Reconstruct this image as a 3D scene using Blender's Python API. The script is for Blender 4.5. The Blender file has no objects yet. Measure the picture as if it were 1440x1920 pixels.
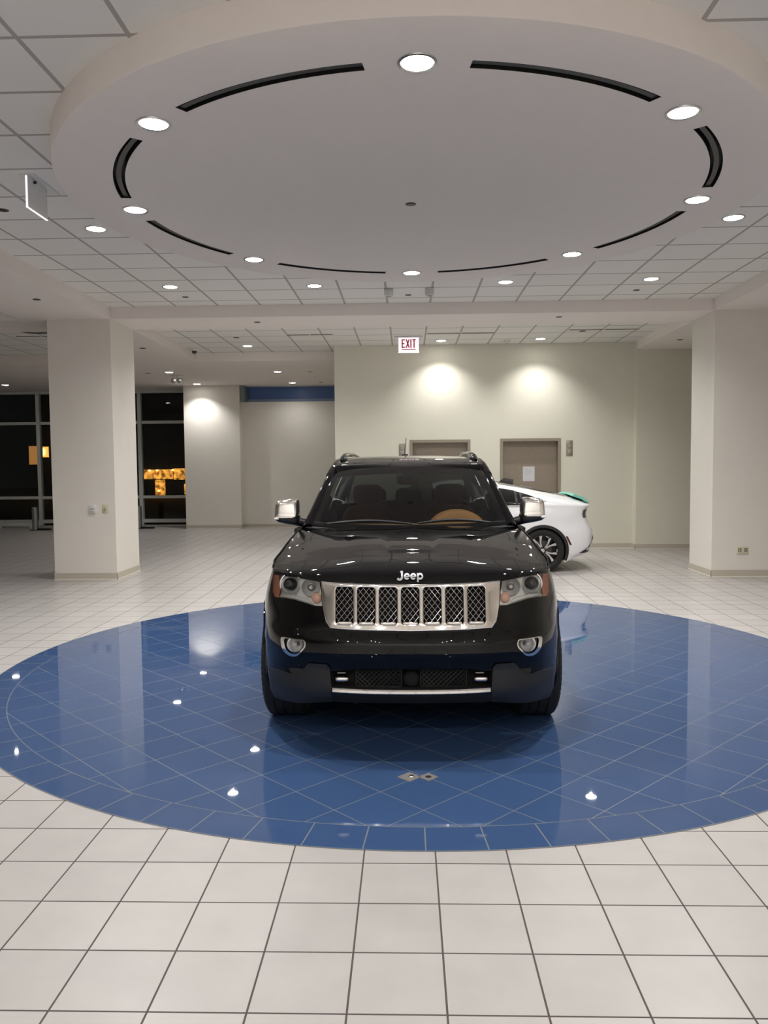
import bpy, bmesh, math, random
from mathutils import Vector, Matrix
random.seed(4)
PI = math.pi
sc = bpy.context.scene
COL = sc.collection

# ------------------------------------------------------------------ materials
def lin(c):
    return tuple(((v/255)/12.92 if v/255 <= .04045 else ((v/255+.055)/1.055)**2.4) for v in c)
def new_mat(name):
    m = bpy.data.materials.new(name); m.use_nodes = True
    nt = m.node_tree; b = nt.nodes['Principled BSDF']
    return m, nt, b
def mat(name, rgb, rough=.5, metal=0., coat=0., spec=.5, noise=0., nscale=8., bump=0., bscale=200.):
    m, nt, b = new_mat(name)
    col = lin(rgb)
    b.inputs['Base Color'].default_value = (*col, 1)
    b.inputs['Roughness'].default_value = rough
    b.inputs['Metallic'].default_value = metal
    b.inputs['Coat Weight'].default_value = coat
    b.inputs['Coat Roughness'].default_value = .02; b.inputs['Coat IOR'].default_value = 1.42
    b.inputs['Specular IOR Level'].default_value = spec
    N, L = nt.nodes.new, nt.links.new
    tc = N('ShaderNodeTexCoord')
    nz = N('ShaderNodeTexNoise'); nz.inputs['Scale'].default_value = nscale; nz.inputs['Detail'].default_value = 3
    L(tc.outputs['Object'], nz.inputs['Vector'])
    if noise > 0:
        mx = N('ShaderNodeMix'); mx.data_type = 'RGBA'
        mx.inputs['A'].default_value = (*[v*(1-noise) for v in col], 1)
        mx.inputs['B'].default_value = (*[min(1, v*(1+noise)) for v in col], 1)
        L(nz.outputs['Fac'], mx.inputs['Factor']); L(mx.outputs['Result'], b.inputs['Base Color'])
    if bump > 0:
        n2 = N('ShaderNodeTexNoise'); n2.inputs['Scale'].default_value = bscale; n2.inputs['Detail'].default_value = 2
        L(tc.outputs['Object'], n2.inputs['Vector'])
        bp = N('ShaderNodeBump'); bp.inputs['Strength'].default_value = bump; bp.inputs['Distance'].default_value = .002
        L(n2.outputs['Fac'], bp.inputs['Height']); L(bp.outputs['Normal'], b.inputs['Normal'])
    return m
def emit(name, rgb, strength):
    m, nt, b = new_mat(name)
    b.inputs['Base Color'].default_value = (*lin(rgb), 1)
    b.inputs['Emission Color'].default_value = (*lin(rgb), 1)
    b.inputs['Emission Strength'].default_value = strength
    return m
def glass(name, tint, rough=0.0, refl=1.0, ior=1.5):
    # thin pane: fresnel mix of a tinted see-through and a mirror coat
    m = bpy.data.materials.new(name); m.use_nodes = True
    nt = m.node_tree; nt.nodes.clear(); N, L = nt.nodes.new, nt.links.new
    out = N('ShaderNodeOutputMaterial'); mx = N('ShaderNodeMixShader'); fr = N('ShaderNodeFresnel')
    fr.inputs['IOR'].default_value = ior
    t = N('ShaderNodeBsdfTransparent'); t.inputs['Color'].default_value = (*tint, 1)
    g = N('ShaderNodeBsdfGlossy'); g.inputs['Roughness'].default_value = rough; g.inputs['Color'].default_value = (refl, refl, refl, 1)
    L(fr.outputs['Fac'], mx.inputs['Fac']); L(t.outputs['BSDF'], mx.inputs[1]); L(g.outputs['BSDF'], mx.inputs[2])
    L(mx.outputs['Shader'], out.inputs['Surface'])
    return m

def math_node(nt, op, a, b=None, c=None):
    n = nt.nodes.new('ShaderNodeMath'); n.operation = op
    for i, v in enumerate((a, b, c)):
        if v is None: continue
        if isinstance(v, (int, float)): n.inputs[i].default_value = v
        else: nt.links.new(v, n.inputs[i])
    return n.outputs[0]
def grid_mat(name, tile_rgb, grout_rgb, sx, sy, x0, y0, gw, rough, rough_g, rot=0., vary=.04, cloud=.05, spec=.5, coat=0., wobble=0., blob=0., bumpy=0., cscale=5.):
    m, nt, b = new_mat(name); N, L = nt.nodes.new, nt.links.new
    tc = N('ShaderNodeTexCoord'); sep = N('ShaderNodeSeparateXYZ'); L(tc.outputs['Object'], sep.inputs[0])
    X, Y = sep.outputs['X'], sep.outputs['Y']
    X = math_node(nt, 'SUBTRACT', X, x0); Y = math_node(nt, 'SUBTRACT', Y, y0)
    if rot:
        c, s = math.cos(rot), math.sin(rot)
        xr = math_node(nt, 'ADD', math_node(nt, 'MULTIPLY', X, c), math_node(nt, 'MULTIPLY', Y, s))
        yr = math_node(nt, 'SUBTRACT', math_node(nt, 'MULTIPLY', Y, c), math_node(nt, 'MULTIPLY', X, s))
        X, Y = xr, yr
    u = math_node(nt, 'DIVIDE', X, sx); v = math_node(nt, 'DIVIDE', Y, sy)
    def line(w, s):
        f = math_node(nt, 'SUBTRACT', w, math_node(nt, 'ROUND', w))
        return math_node(nt, 'LESS_THAN', math_node(nt, 'MULTIPLY', math_node(nt, 'ABSOLUTE', f), s), gw/2)
    g = math_node(nt, 'MAXIMUM', line(u, sx), line(v, sy))
    cell = N('ShaderNodeCombineXYZ'); L(math_node(nt, 'FLOOR', u), cell.inputs[0]); L(math_node(nt, 'FLOOR', v), cell.inputs[1])
    wn = N('ShaderNodeTexWhiteNoise'); wn.noise_dimensions = '3D'; L(cell.outputs[0], wn.inputs['Vector'])
    nz = N('ShaderNodeTexNoise'); nz.inputs['Scale'].default_value = cscale; nz.inputs['Detail'].default_value = 4
    off = N('ShaderNodeVectorMath'); off.operation = 'MULTIPLY_ADD'; L(cell.outputs[0], off.inputs[0]); off.inputs[1].default_value = (3.7, 5.1, 0); L(tc.outputs['Object'], off.inputs[2])
    L(off.outputs[0], nz.inputs['Vector'])
    val = math_node(nt, 'ADD', 1 - vary/2 - cloud/2, math_node(nt, 'ADD', math_node(nt, 'MULTIPLY', wn.outputs['Value'], vary), math_node(nt, 'MULTIPLY', nz.outputs['Fac'], cloud)))
    hs = N('ShaderNodeHueSaturation'); hs.inputs['Color'].default_value = (*lin(tile_rgb), 1); L(val, hs.inputs['Value'])
    mx = N('ShaderNodeMix'); mx.data_type = 'RGBA'; L(g, mx.inputs['Factor']); L(hs.outputs['Color'], mx.inputs['A']); mx.inputs['B'].default_value = (*lin(grout_rgb), 1)
    L(mx.outputs['Result'], b.inputs['Base Color'])
    r = math_node(nt, 'ADD', rough, math_node(nt, 'MULTIPLY', g, rough_g - rough)); L(r, b.inputs['Roughness'])
    b.inputs['Specular IOR Level'].default_value = spec; b.inputs['Coat Weight'].default_value = coat; b.inputs['Coat Roughness'].default_value = .03
    if wobble or bumpy:
        # each tile lies at its own very slight tilt, plus soft waviness of the glaze
        fu = math_node(nt, 'FRACT', u); fv = math_node(nt, 'FRACT', v)
        sp = N('ShaderNodeSeparateColor'); L(wn.outputs['Color'], sp.inputs[0])
        h = math_node(nt, 'ADD', math_node(nt, 'MULTIPLY', fu, math_node(nt, 'SUBTRACT', sp.outputs[0], .5)), math_node(nt, 'MULTIPLY', fv, math_node(nt, 'SUBTRACT', sp.outputs[1], .5)))
        h = math_node(nt, 'MULTIPLY', h, wobble)
        h = math_node(nt, 'ADD', h, math_node(nt, 'MULTIPLY', nz.outputs['Fac'], bumpy))
        h = math_node(nt, 'SUBTRACT', h, math_node(nt, 'MULTIPLY', g, .0008))
        bp = N('ShaderNodeBump'); bp.inputs['Strength'].default_value = 1; bp.inputs['Distance'].default_value = 1
        L(h, bp.inputs['Height']); L(bp.outputs['Normal'], b.inputs['Normal'])
    return m

WALL = mat('wall_paint', (226,221,212), .75, noise=.03, nscale=3, bump=.15, bscale=160)
WALLG = mat('wall_vinyl', (220,217,202), .7, noise=.03, nscale=3, bump=.2, bscale=160)
SOFF = mat('soffit_paint', (236,228,222), .8, noise=.02)
BASE = mat('rubber_base', (190,182,168), .6)
CAULK = mat('base_gap', (226,220,204), .5)
BLACKM = mat('matte_black', (16,16,17), .55)
BLACKP = mat('black_plastic', (22,22,24), .42)
DEEP = mat('deep_black', (4,4,4), .9)
PAINT = mat('black_paint', (7,7,8), .2, coat=1., spec=.0)
CHROME = mat('chrome', (232,230,228), .06, metal=1.)
CHROMES = mat('satin_chrome', (200,200,200), .22, metal=1.)
STEEL = mat('brushed_steel', (162,152,138), .38, metal=.6, noise=.08, nscale=30)
STEELD = mat('door_steel', (152,141,127), .42, metal=.45, noise=.08, nscale=14)
ALU = mat('mullion_aluminium', (205,207,203), .45, metal=.2)
RUBBER = mat('tyre_rubber', (20,20,21), .75, bump=.3)
WHITE = mat('white_plastic', (214,213,210), .45)
IVORY = mat('ivory_plastic', (205,198,170), .45)
PAPER = mat('paper', (205,204,208), .8)
LENS = emit('lamp_lens', (255,252,246), 30.)
CEILT = grid_mat('ceiling_tiles', (232,229,224), (172,167,162), .6155, .625, -2.105, 3.784, .03, .85, .8, vary=.03, cloud=.05, cscale=90)
FLOORT = grid_mat('floor_tiles', (173,169,166), (78,68,66), .3048, .3048, -.193, 3.5263, .0068, .34, .8, vary=.08, cloud=.20, spec=.4, wobble=.0004, bumpy=.0002)
BLUET = grid_mat('blue_tiles', (57,80,118), (100,106,114), .3048, .3048, .071, 4.591, .005, .022, .5, rot=PI/4, vary=.05, cloud=.05, spec=.42, wobble=.0001, bumpy=.00005)
BLUER = mat('blue_border_tile', (57,80,118), .025, spec=.6, noise=.03)
GROUT = mat('pale_grout', (104,109,114), .7)

# ------------------------------------------------------------------ mesh helpers
def tag(o, label=None, cat=None, group=None, kind=None):
    if label: o['label'] = label
    if cat: o['category'] = cat
    if group: o['group'] = group
    if kind: o['kind'] = kind
    return o
def thing(name, label, cat, loc=(0,0,0), rotz=0., group=None):
    o = bpy.data.objects.new(name, None); COL.objects.link(o)
    o.location = loc; o.rotation_euler = (0, 0, rotz); o.empty_display_size = .1
    return tag(o, label, cat, group)
class MB:
    def __init__(self): self.bm = bmesh.new()
    def face(self, pts):
        try: return self.bm.faces.new([self.bm.verts.new(p) for p in pts])
        except ValueError: return None
    def box(self, x0, x1, y0, y1, z0, z1, bev=0., seg=2):
        v = [self.bm.verts.new(p) for p in ((x0,y0,z0),(x1,y0,z0),(x1,y1,z0),(x0,y1,z0),(x0,y0,z1),(x1,y0,z1),(x1,y1,z1),(x0,y1,z1))]
        fs = [self.bm.faces.new([v[i] for i in f]) for f in ((3,2,1,0),(4,5,6,7),(0,1,5,4),(1,2,6,5),(2,3,7,6),(3,0,4,7))]
        if bev: bmesh.ops.bevel(self.bm, geom=list({e for f in fs for e in f.edges}), offset=bev, segments=seg, affect='EDGES', profile=.5)
        return self
    def grid(self, P, closeu=False, closev=False, flip=False):
        R, C = len(P), len(P[0])
        V = [[self.bm.verts.new(p) for p in row] for row in P]
        for i in range(R if closeu else R-1):
            for j in range(C if closev else C-1):
                q = [V[i][j], V[(i+1) % R][j], V[(i+1) % R][(j+1) % C], V[i][(j+1) % C]]
                if flip: q.reverse()
                try: self.bm.faces.new(q)
                except ValueError: pass
        return V
    def lathe(self, prof, origin=(0,0,0), axis='Z', n=32, a0=0., a1=2*PI):
        full = abs(a1-a0-2*PI) < 1e-6
        rows = []
        for k in range(n if full else n+1):
            a = a0+(a1-a0)*k/n; c, s = math.cos(a), math.sin(a); row = []
            for r, h in prof:
                p = {'Z': (r*c, r*s, h), 'Y': (r*c, h, r*s), 'X': (h, r*c, r*s)}[axis]
                row.append((p[0]+origin[0], p[1]+origin[1], p[2]+origin[2]))
            rows.append(row)
        self.grid(rows, closeu=full)
        return self
    def tube(self, pts, r, n=8, closed=False, cap=True):
        pts = [Vector(p) for p in pts]; m = len(pts); rings = []; ref = None
        for i, p in enumerate(pts):
            a = pts[(i-1) % m] if (closed or i > 0) else p; b = pts[(i+1) % m] if (closed or i < m-1) else p
            t = (b-a).normalized()
            if ref is None: ref = t.orthogonal().normalized()
            ref = (ref - t*ref.dot(t)).normalized(); bi = t.cross(ref)
            rr = r[i] if isinstance(r, (list, tuple)) else r
            rings.append([tuple(p + (ref*math.cos(2*PI*k/n) + bi*math.sin(2*PI*k/n))*rr) for k in range(n)])
        V = self.grid(rings, closeu=closed, closev=True)
        if cap and not closed:
            for ring in (V[0], V[-1]):
                try: self.bm.faces.new(ring)
                except ValueError: pass
        return self
    def superbox(self, c, s, e=.35, n=24, shear=None):
        # a box with large soft corners
        rows = []
        def sp(v, p): return math.copysign(abs(v)**p, v)
        for i in range(n+1):
            ph = -PI/2 + PI*i/n; row = []
            for j in range(2*n):
                th = 2*PI*j/(2*n)
                p = [sp(math.cos(ph), e)*sp(math.cos(th), e), sp(math.cos(ph), e)*sp(math.sin(th), e), sp(math.sin(ph), e)]
                if shear: p = shear(*p)
                row.append((c[0]+p[0]*s[0]/2, c[1]+p[1]*s[1]/2, c[2]+p[2]*s[2]/2))
            rows.append(row)
        self.grid(rows, closev=True, flip=True); return self
    def map(self, f):
        for v in self.bm.verts: v.co = Vector(f(*v.co))
        return self
    def build(self, name, m, parent=None, smooth=True, angle=35, label=None, recalc=True):
        bm = self.bm
        bmesh.ops.remove_doubles(bm, verts=bm.verts, dist=1e-5)
        if recalc: bmesh.ops.recalc_face_normals(bm, faces=bm.faces)
        me = bpy.data.meshes.new(name); bm.to_mesh(me); bm.free()
        me.materials.append(m)
        if smooth:
            me.polygons.foreach_set('use_smooth', [True]*len(me.polygons))
            try: me.set_sharp_from_angle(angle=math.radians(angle))
            except AttributeError: pass
        o = bpy.data.objects.new(name, me); COL.objects.link(o)
        if parent is not None: o.parent = parent
        if label: o['label'] = label
        return o
def struct(name, mb, m, parent=None, **k):
    o = mb.build(name, m, parent, **k)
    if parent is None: o['kind'] = 'structure'
    return o
def in_poly(x, y, poly):
    c = False; n = len(poly); j = n-1
    for i in range(n):
        xi, yi = poly[i]; xj, yj = poly[j]
        if (yi > y) != (yj > y) and x < (xj-xi)*(y-yi)/(yj-yi)+xi: c = not c
        j = i
    return c
def clip_poly(bm, poly, ax, keep, cond=lambda c: True):
    # cuts the polygon (in the two axes ax) through the faces that satisfy cond; keep = 'in' or 'out'
    a0, a1 = min(p[0] for p in poly), max(p[0] for p in poly); b0, b1 = min(p[1] for p in poly), max(p[1] for p in poly)
    def near(f):
        xs = [v.co[ax[0]] for v in f.verts]; ys = [v.co[ax[1]] for v in f.verts]
        return max(xs) >= a0-1e-4 and min(xs) <= a1+1e-4 and max(ys) >= b0-1e-4 and min(ys) <= b1+1e-4 and cond(f.calc_center_median())
    for (px, py), (qx, qy) in zip(poly, poly[1:]+poly[:1]):
        fs = [f for f in bm.faces if near(f)]
        no = Vector((0,0,0)); no[ax[0]] = -(qy-py); no[ax[1]] = qx-px
        if no.length < 1e-7: continue
        co = Vector((0,0,0)); co[ax[0]] = px; co[ax[1]] = py
        geom = list({v for f in fs for v in f.verts}) + list({e for f in fs for e in f.edges}) + fs
        bmesh.ops.bisect_plane(bm, geom=geom, plane_co=co, plane_no=no.normalized(), dist=1e-6)
    dead = []
    for f in bm.faces:
        c = f.calc_center_median()
        inside = cond(c) and in_poly(c[ax[0]], c[ax[1]], poly)
        if inside == (keep == 'out'): dead.append(f)
    bmesh.ops.delete(bm, geom=dead, context='FACES')
def round_poly(poly, r, n=5):
    out = []; m = len(poly)
    for i in range(m):
        p = Vector(poly[i]); a = Vector(poly[i-1]); b = Vector(poly[(i+1) % m])
        d1 = (a-p); d2 = (b-p); rr = min(r, d1.length*.45, d2.length*.45)
        s = p + d1.normalized()*rr; e = p + d2.normalized()*rr
        for k in range(n+1):
            t = k/n; q = s*(1-t)**2 + p*2*t*(1-t) + e*t*t
            out.append((q.x, q.y))
    return out
def rrect(cx, cy, w, h, r, n=5):
    return round_poly([(cx-w/2,cy-h/2),(cx+w/2,cy-h/2),(cx+w/2,cy+h/2),(cx-w/2,cy+h/2)], r, n)
def circle(cx, cy, r, n=32, ry=None):
    return [(cx+r*math.cos(2*PI*k/n), cy+(ry or r)*math.sin(2*PI*k/n)) for k in range(n)]
def plate2d(outline, holes, half, bev):
    # filled outline with holes, rounded rims; returns an MB in the xy plane
    cu = bpy.data.curves.new('outline', 'CURVE'); cu.dimensions = '2D'; cu.fill_mode = 'BOTH'
    cu.extrude = half; cu.bevel_depth = bev; cu.bevel_resolution = 3; cu.offset = -bev
    for loop in [outline]+holes:
        s = cu.splines.new('POLY'); s.points.add(len(loop)-1); s.use_cyclic_u = True
        for p, q in zip(s.points, loop): p.co = (q[0], q[1], 0, 1)
    o = bpy.data.objects.new('outline', cu); COL.objects.link(o)
    dg = bpy.context.evaluated_depsgraph_get(); dg.update()
    me = bpy.data.meshes.new_from_object(o.evaluated_get(dg))
    mb = MB(); mb.bm.from_mesh(me)
    bpy.data.objects.remove(o); bpy.data.curves.remove(cu); bpy.data.meshes.remove(me)
    return mb
def slice_axis(bm, axis, a, b, step):
    k = a
    while k < b:
        co = Vector((0,0,0)); co[axis] = k; no = Vector((0,0,0)); no[axis] = 1
        bmesh.ops.bisect_plane(bm, geom=bm.verts[:]+bm.edges[:]+bm.faces[:], plane_co=co, plane_no=no, dist=1e-6)
        k += step
def stroke(mb, pts, w, d, closed=False):
    # a flat letter stroke along pts in the xz plane, standing from y=0 to y=-d
    n = len(pts); L, R = [], []
    for i in range(n):
        a = pts[(i-1) % n] if (closed or i > 0) else pts[i]; b = pts[(i+1) % n] if (closed or i < n-1) else pts[i]
        tx, tz = b[0]-a[0], b[1]-a[1]; l = math.hypot(tx, tz) or 1
        nx, nz = -tz/l*w/2, tx/l*w/2
        L.append((pts[i][0]+nx, pts[i][1]+nz)); R.append((pts[i][0]-nx, pts[i][1]-nz))
    rows = [[(l[0], 0, l[1]), (l[0], -d, l[1]), (r[0], -d, r[1]), (r[0], 0, r[1])] for l, r in zip(L, R)]
    V = mb.grid(rows, closeu=closed, closev=True)
    if not closed:
        for ring in (V[0], V[-1]):
            try: mb.bm.faces.new(ring)
            except ValueError: pass
def arc(cx, cz, r, a0, a1, n=16):
    return [(cx+r*math.cos(math.radians(a0+(a1-a0)*k/n)), cz+r*math.sin(math.radians(a0+(a1-a0)*k/n))) for k in range(n+1)]
def lerp_tab(tab, x):
    if x <= tab[0][0]: return tab[0][1]
    for (a, b), (c, d) in zip(tab, tab[1:]):
        if x <= c: return b+(d-b)*(x-a)/(c-a)
    return tab[-1][1]
def smooth_tab(tab, x):
    n = len(tab)
    if x <= tab[0][0]: return tab[0][1]
    if x >= tab[-1][0]: return tab[-1][1]
    for i in range(n-1):
        if x <= tab[i+1][0]: break
    x0, y0 = tab[i]; x1, y1 = tab[i+1]; h = x1-x0; t = (x-x0)/h
    def slope(k):
        if k <= 0: return (tab[1][1]-tab[0][1])/(tab[1][0]-tab[0][0])
        if k >= n-1: return (tab[-1][1]-tab[-2][1])/(tab[-1][0]-tab[-2][0])
        a = (tab[k][1]-tab[k-1][1])/(tab[k][0]-tab[k-1][0]); b = (tab[k+1][1]-tab[k][1])/(tab[k+1][0]-tab[k][0])
        return 0 if a*b <= 0 else 2*a*b/(a+b)
    m0, m1 = slope(i), slope(i+1)
    return (2*t**3-3*t*t+1)*y0+(t**3-2*t*t+t)*h*m0+(-2*t**3+3*t*t)*y1+(t**3-t*t)*h*m1
# ================================================================== THE SETTING
ZC, ZB, ZD = 4.0, 3.83, 3.81          # tile ceiling, beam undersides, ceiling disc
CX, CY = .073, 6.72                   # centre of the blue circle and of the disc above it
XL, XR, YB, YF = -14., 7., -7., 22.4
R_IN, R_OUT = 3.17, 3.395

fl = MB(); fl.face([(XL,YB,0),(XR,YB,0),(XR,YF,0),(XL,YF,0)])
struct('floor', fl, FLOORT)
fi = MB()
rows = [[(CX+r*math.cos(2*PI*k/180), CY+r*math.sin(2*PI*k/180), .002) for k in range(180)] for r in (0.001, 1.5, R_IN)]
fi.grid(rows, closev=True)
inlay = struct('floor_inlay', fi, BLUET); inlay['label'] = 'round inlay of polished blue floor tiles set diamond-wise'
fb = MB()
rows = [[(CX+r*math.cos(2*PI*k/312), CY+r*math.sin(2*PI*k/312), .002) for k in range(312)] for r in (R_IN, R_OUT)]
fb.grid(rows, closev=True)
bord = struct('floor_inlay_border', fb, BLUER); bord['label'] = 'ring of blue border tiles round the inlay'
gr = MB()
for r, w, z in ((R_IN, .005, .0026), (R_OUT, .006, .0022)):
    gr.grid([[(CX+(r+d)*math.cos(2*PI*k/312), CY+(r+d)*math.sin(2*PI*k/312), z) for k in range(312)] for d in (-w/2, w/2)], closev=True)
for k in range(78):
    a = math.radians(-90.03+360/78*k); c, s = math.cos(a), math.sin(a); w = .003
    gr.face([(CX+R_IN*c-w*s, CY+R_IN*s+w*c, .0026), (CX+R_OUT*c-w*s, CY+R_OUT*s+w*c, .0026), (CX+R_OUT*c+w*s, CY+R_OUT*s-w*c, .0026), (CX+R_IN*c+w*s, CY+R_IN*s-w*c, .0026)])
struct('floor_inlay_grout', gr, GROUT, smooth=False)

# ceilings: one tiled plane with the disc hung below it, boxed beams between the bays
ce = MB(); ce.face([(XL,YB,ZC),(XR,YB,ZC),(XR,YF,ZC),(XL,YF,ZC)])
struct('ceiling', ce, CEILT)
def beam(name, *b):
    m = MB(); m.box(*b); return struct(name, m, SOFF, smooth=False)
beam('ceiling_beam_left', -5.62, -4.31, YB, 11.63, ZB, ZC)
beam('ceiling_beam_left', -5.62, -4.31, 12.60, 16.4, ZB, ZC)
beam('ceiling_beam_right', 4.41, XR, YB, 11.63, ZB, ZC)
beam('ceiling_beam_right', 4.41, XR, 12.60, 15.42, ZB, ZC)
beam('ceiling_beam_cross', XL, XR, 11.63, 12.60, ZB, ZC)
beam('ceiling_soffit', XL, -1.40, 16.4, YF, ZB, ZC)

# ceiling disc with eight curved slots cut through its face
RD = 2.77; S0, S1 = 2.272, 2.358
slots = [(22.5+45*k-15.3, 22.5+45*k+15.3) for k in range(8)]
angs = sorted({round(a, 3) for k in range(8) for a in ([slots[k][0]+30.6*i/16 for i in range(17)] + [slots[k][1]+14.4*i/6 for i in range(7)])})
angs = [a for i, a in enumerate(angs) if i == 0 or a-angs[i-1] > .01]
dm = MB()
rad = [.001, 1.2, S0, S1, RD-.012]
def pol(r, a, z): return (CX+r*math.cos(math.radians(a)), CY+r*math.sin(math.radians(a)), z)
n = len(angs)
for i in range(n):
    a, b = angs[i], angs[(i+1) % n] + (360 if i == n-1 else 0)
    mid = ((a+b)/2) % 360
    inslot = any(s[0]-.001 < mid < s[1]+.001 or s[0]-.001 < mid-360 < s[1]+.001 for s in slots)
    for r0, r1 in zip(rad, rad[1:]):
        if inslot and r0 == S0:
            dm.face([pol(S0,a,ZD), pol(S0,b,ZD), pol(S0,b,ZD+.1), pol(S0,a,ZD+.1)])
            dm.face([pol(S1,a,ZD), pol(S1,b,ZD), pol(S1,b,ZD+.1), pol(S1,a,ZD+.1)])
            for q in slots:
                for e in q:
                    for w in (a, b):
                        if abs((w-e+180) % 360-180) < .01: dm.face([pol(S0,w,ZD), pol(S1,w,ZD), pol(S1,w,ZD+.1), pol(S0,w,ZD+.1)])
            continue
        dm.face([pol(r0,a,ZD), pol(r1,a,ZD), pol(r1,b,ZD), pol(r0,b,ZD)])
    prof = [(RD-.012, ZD), (RD-.004, ZD+.003), (RD, ZD+.012), (RD, ZC)]
    for (r0, z0), (r1, z1) in zip(prof, prof[1:]): dm.face([pol(r0,a,z0), pol(r1,a,z1), pol(r1,b,z1), pol(r0,b,z0)])
struct('ceiling_disc', dm, SOFF, angle=40)['label'] = 'large round dropped ceiling disc above the blue floor circle'
SLOTW = ['far right end', 'right of the far lamp']
slot_lab = ['curved black air slot on right of ceiling disc, behind the far right lamp', 'curved black air slot at far edge of disc, right of the farthest lamp',
    'curved black air slot at far edge of disc, left of the farthest lamp', 'curved black air slot on far left of disc, beyond the left lamp',
    'short looking curved black air slot at the left end of disc', 'long curved black air slot left of the nearest ring lamp',
    'long curved black air slot right of the nearest ring lamp', 'short looking curved black air slot at the right end of disc']
for k, (a, b) in enumerate(slots):
    t = thing('air_slot', slot_lab[k], 'air vent', pol((S0+S1)/2, (a+b)/2, ZD), 0, 'curved air slots in the ceiling disc')
    o = Vector(t.location)
    def P(r, q, z): return tuple(Vector(pol(r, q, z))-o)
    m = MB(); e = .0015
    for i in range(16):
        q0, q1 = a+(b-a)*i/16, a+(b-a)*(i+1)/16
        for (r0, z0), (r1, z1) in zip([(S0+e, ZD+.001), (S0+e, ZD+.07), (S1-e, ZD+.07), (S1-e, ZD+.001)], [(S0+e, ZD+.07), (S1-e, ZD+.07), (S1-e, ZD+.001), (S1-e, ZD+.001)]):
            if (r0, z0) != (r1, z1): m.face([P(r0,q0,z0), P(r1,q0,z1), P(r1,q1,z1), P(r0,q1,z0)])
    for q in (a+.03, b-.03): m.face([P(S0+e,q,ZD+.001), P(S1-e,q,ZD+.001), P(S1-e,q,ZD+.07), P(S0+e,q,ZD+.07)])
    m.build('slot_housing', BLACKM, t)
    m = MB(); rc = (S0+S1)/2
    m.grid([[P(rc-.018,a+(b-a)*i/16,ZD+.03), P(rc-.018,a+(b-a)*i/16,ZD+.012), P(rc+.018,a+(b-a)*i/16,ZD+.012), P(rc+.018,a+(b-a)*i/16,ZD+.03)] for i in range(17)], closev=True)
    m.build('diffuser_bar', mat('slot_bar', (34,34,36), .4) if k == 0 else bpy.data.materials['slot_bar'], t)

# walls
def wallbox(name, m, *b, lab=None):
    q = MB(); q.box(*b); o = struct(name, q, m, smooth=False)
    if lab: o['label'] = lab
    return o
wallbox('pillar', WALL, -5.25, -4.315, 11.63, 12.62, 0, ZB, lab='square cream pillar left of the black car')
wallbox('wall_right', WALL, 4.415, XR, 11.60, 12.50, 0, ZB, lab='cream wall end standing forward at the right')
wallbox('wall_niche', WALLG, 4.41, XR, 15.42, 15.9, 0, ZC)
wallbox('wall_far', WALL, -5.95, -4.45, 21.22, YF+.1, 0, ZB, lab='pale wall pier beside the dark windows')
wallbox('wall_recess', WALL, -4.45, -1.4, 21.55, 21.9, 0, 3.41)
wallbox('wall_left', WALL, XL-.2, XL, YB, YF, 0, ZC)
wallbox('wall_side', WALL, XR, XR+.2, YB, 15.5, 0, ZC)
wallbox('wall_rear', mat('rear_paint', (236,233,228), .8), XL, XR, YB-.2, YB, 0, ZC)
# the lift wall with two door openings
doors = [(.065, 1.252, 2.155), (1.835, 3.012, 2.165)]
YW, YD = 15.65, 15.80
w = MB(); xs = [-1.40, .065, 1.252, 1.835, 3.012, 4.41]
for i, (a, b) in enumerate(zip(xs, xs[1:])):
    top = {1: 2.155, 3: 2.165}.get(i, 0)
    w.face([(a,YW,top),(b,YW,top),(b,YW,ZC),(a,YW,ZC)])
    if top:
        w.face([(a,YW,0),(a,YW,top),(a,YD,top),(a,YD,0)]); w.face([(b,YW,0),(b,YW,top),(b,YD,top),(b,YD,0)]); w.face([(a,YW,top),(b,YW,top),(b,YD,top),(a,YD,top)])
w.face([(-1.4,YW,0),(-1.4,21.9,0),(-1.4,21.9,ZC),(-1.4,YW,ZC)])
struct('wall_back', w, WALLG, smooth=False)
lab = ['left lift door, mostly hidden behind the black car roof', 'right lift door with a paper notice taped on it']
for k, (a, b, h) in enumerate(doors):
    f = MB(); j = .055
    for q in ((a, a+j, YW-.012, YD, 0, h), (b-j, b, YW-.012, YD, 0, h), (a+j, b-j, YW-.012, YD, h-j, h)): f.box(*q)
    d = struct('door_%d' % (k+1), f, STEEL, smooth=False); d['label'] = lab[k]
    p = MB(); p.box(a+j, b-j, YD-.03, YD, 0, h-j); p.build('door_panel', STEELD, d, smooth=False)
# transom above the recess
t = MB(); t.box(-4.42, -1.4, 21.78, 21.86, 3.50, ZB); tr = struct('trim_1', t, mat('blue_glazing', (80,112,170), .35), smooth=False)
t = MB(); t.box(-4.42, -1.4, 21.70, 21.80, 3.41, 3.495); struct('trim_2', t, mat('blue_sill', (140,156,184), .4), smooth=False)
t = MB(); t.box(-4.46, -4.33, 21.3, 21.9, 3.41, ZB); struct('trim_3', t, mat('blue_jamb', (120,132,134), .5), smooth=False)
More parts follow.
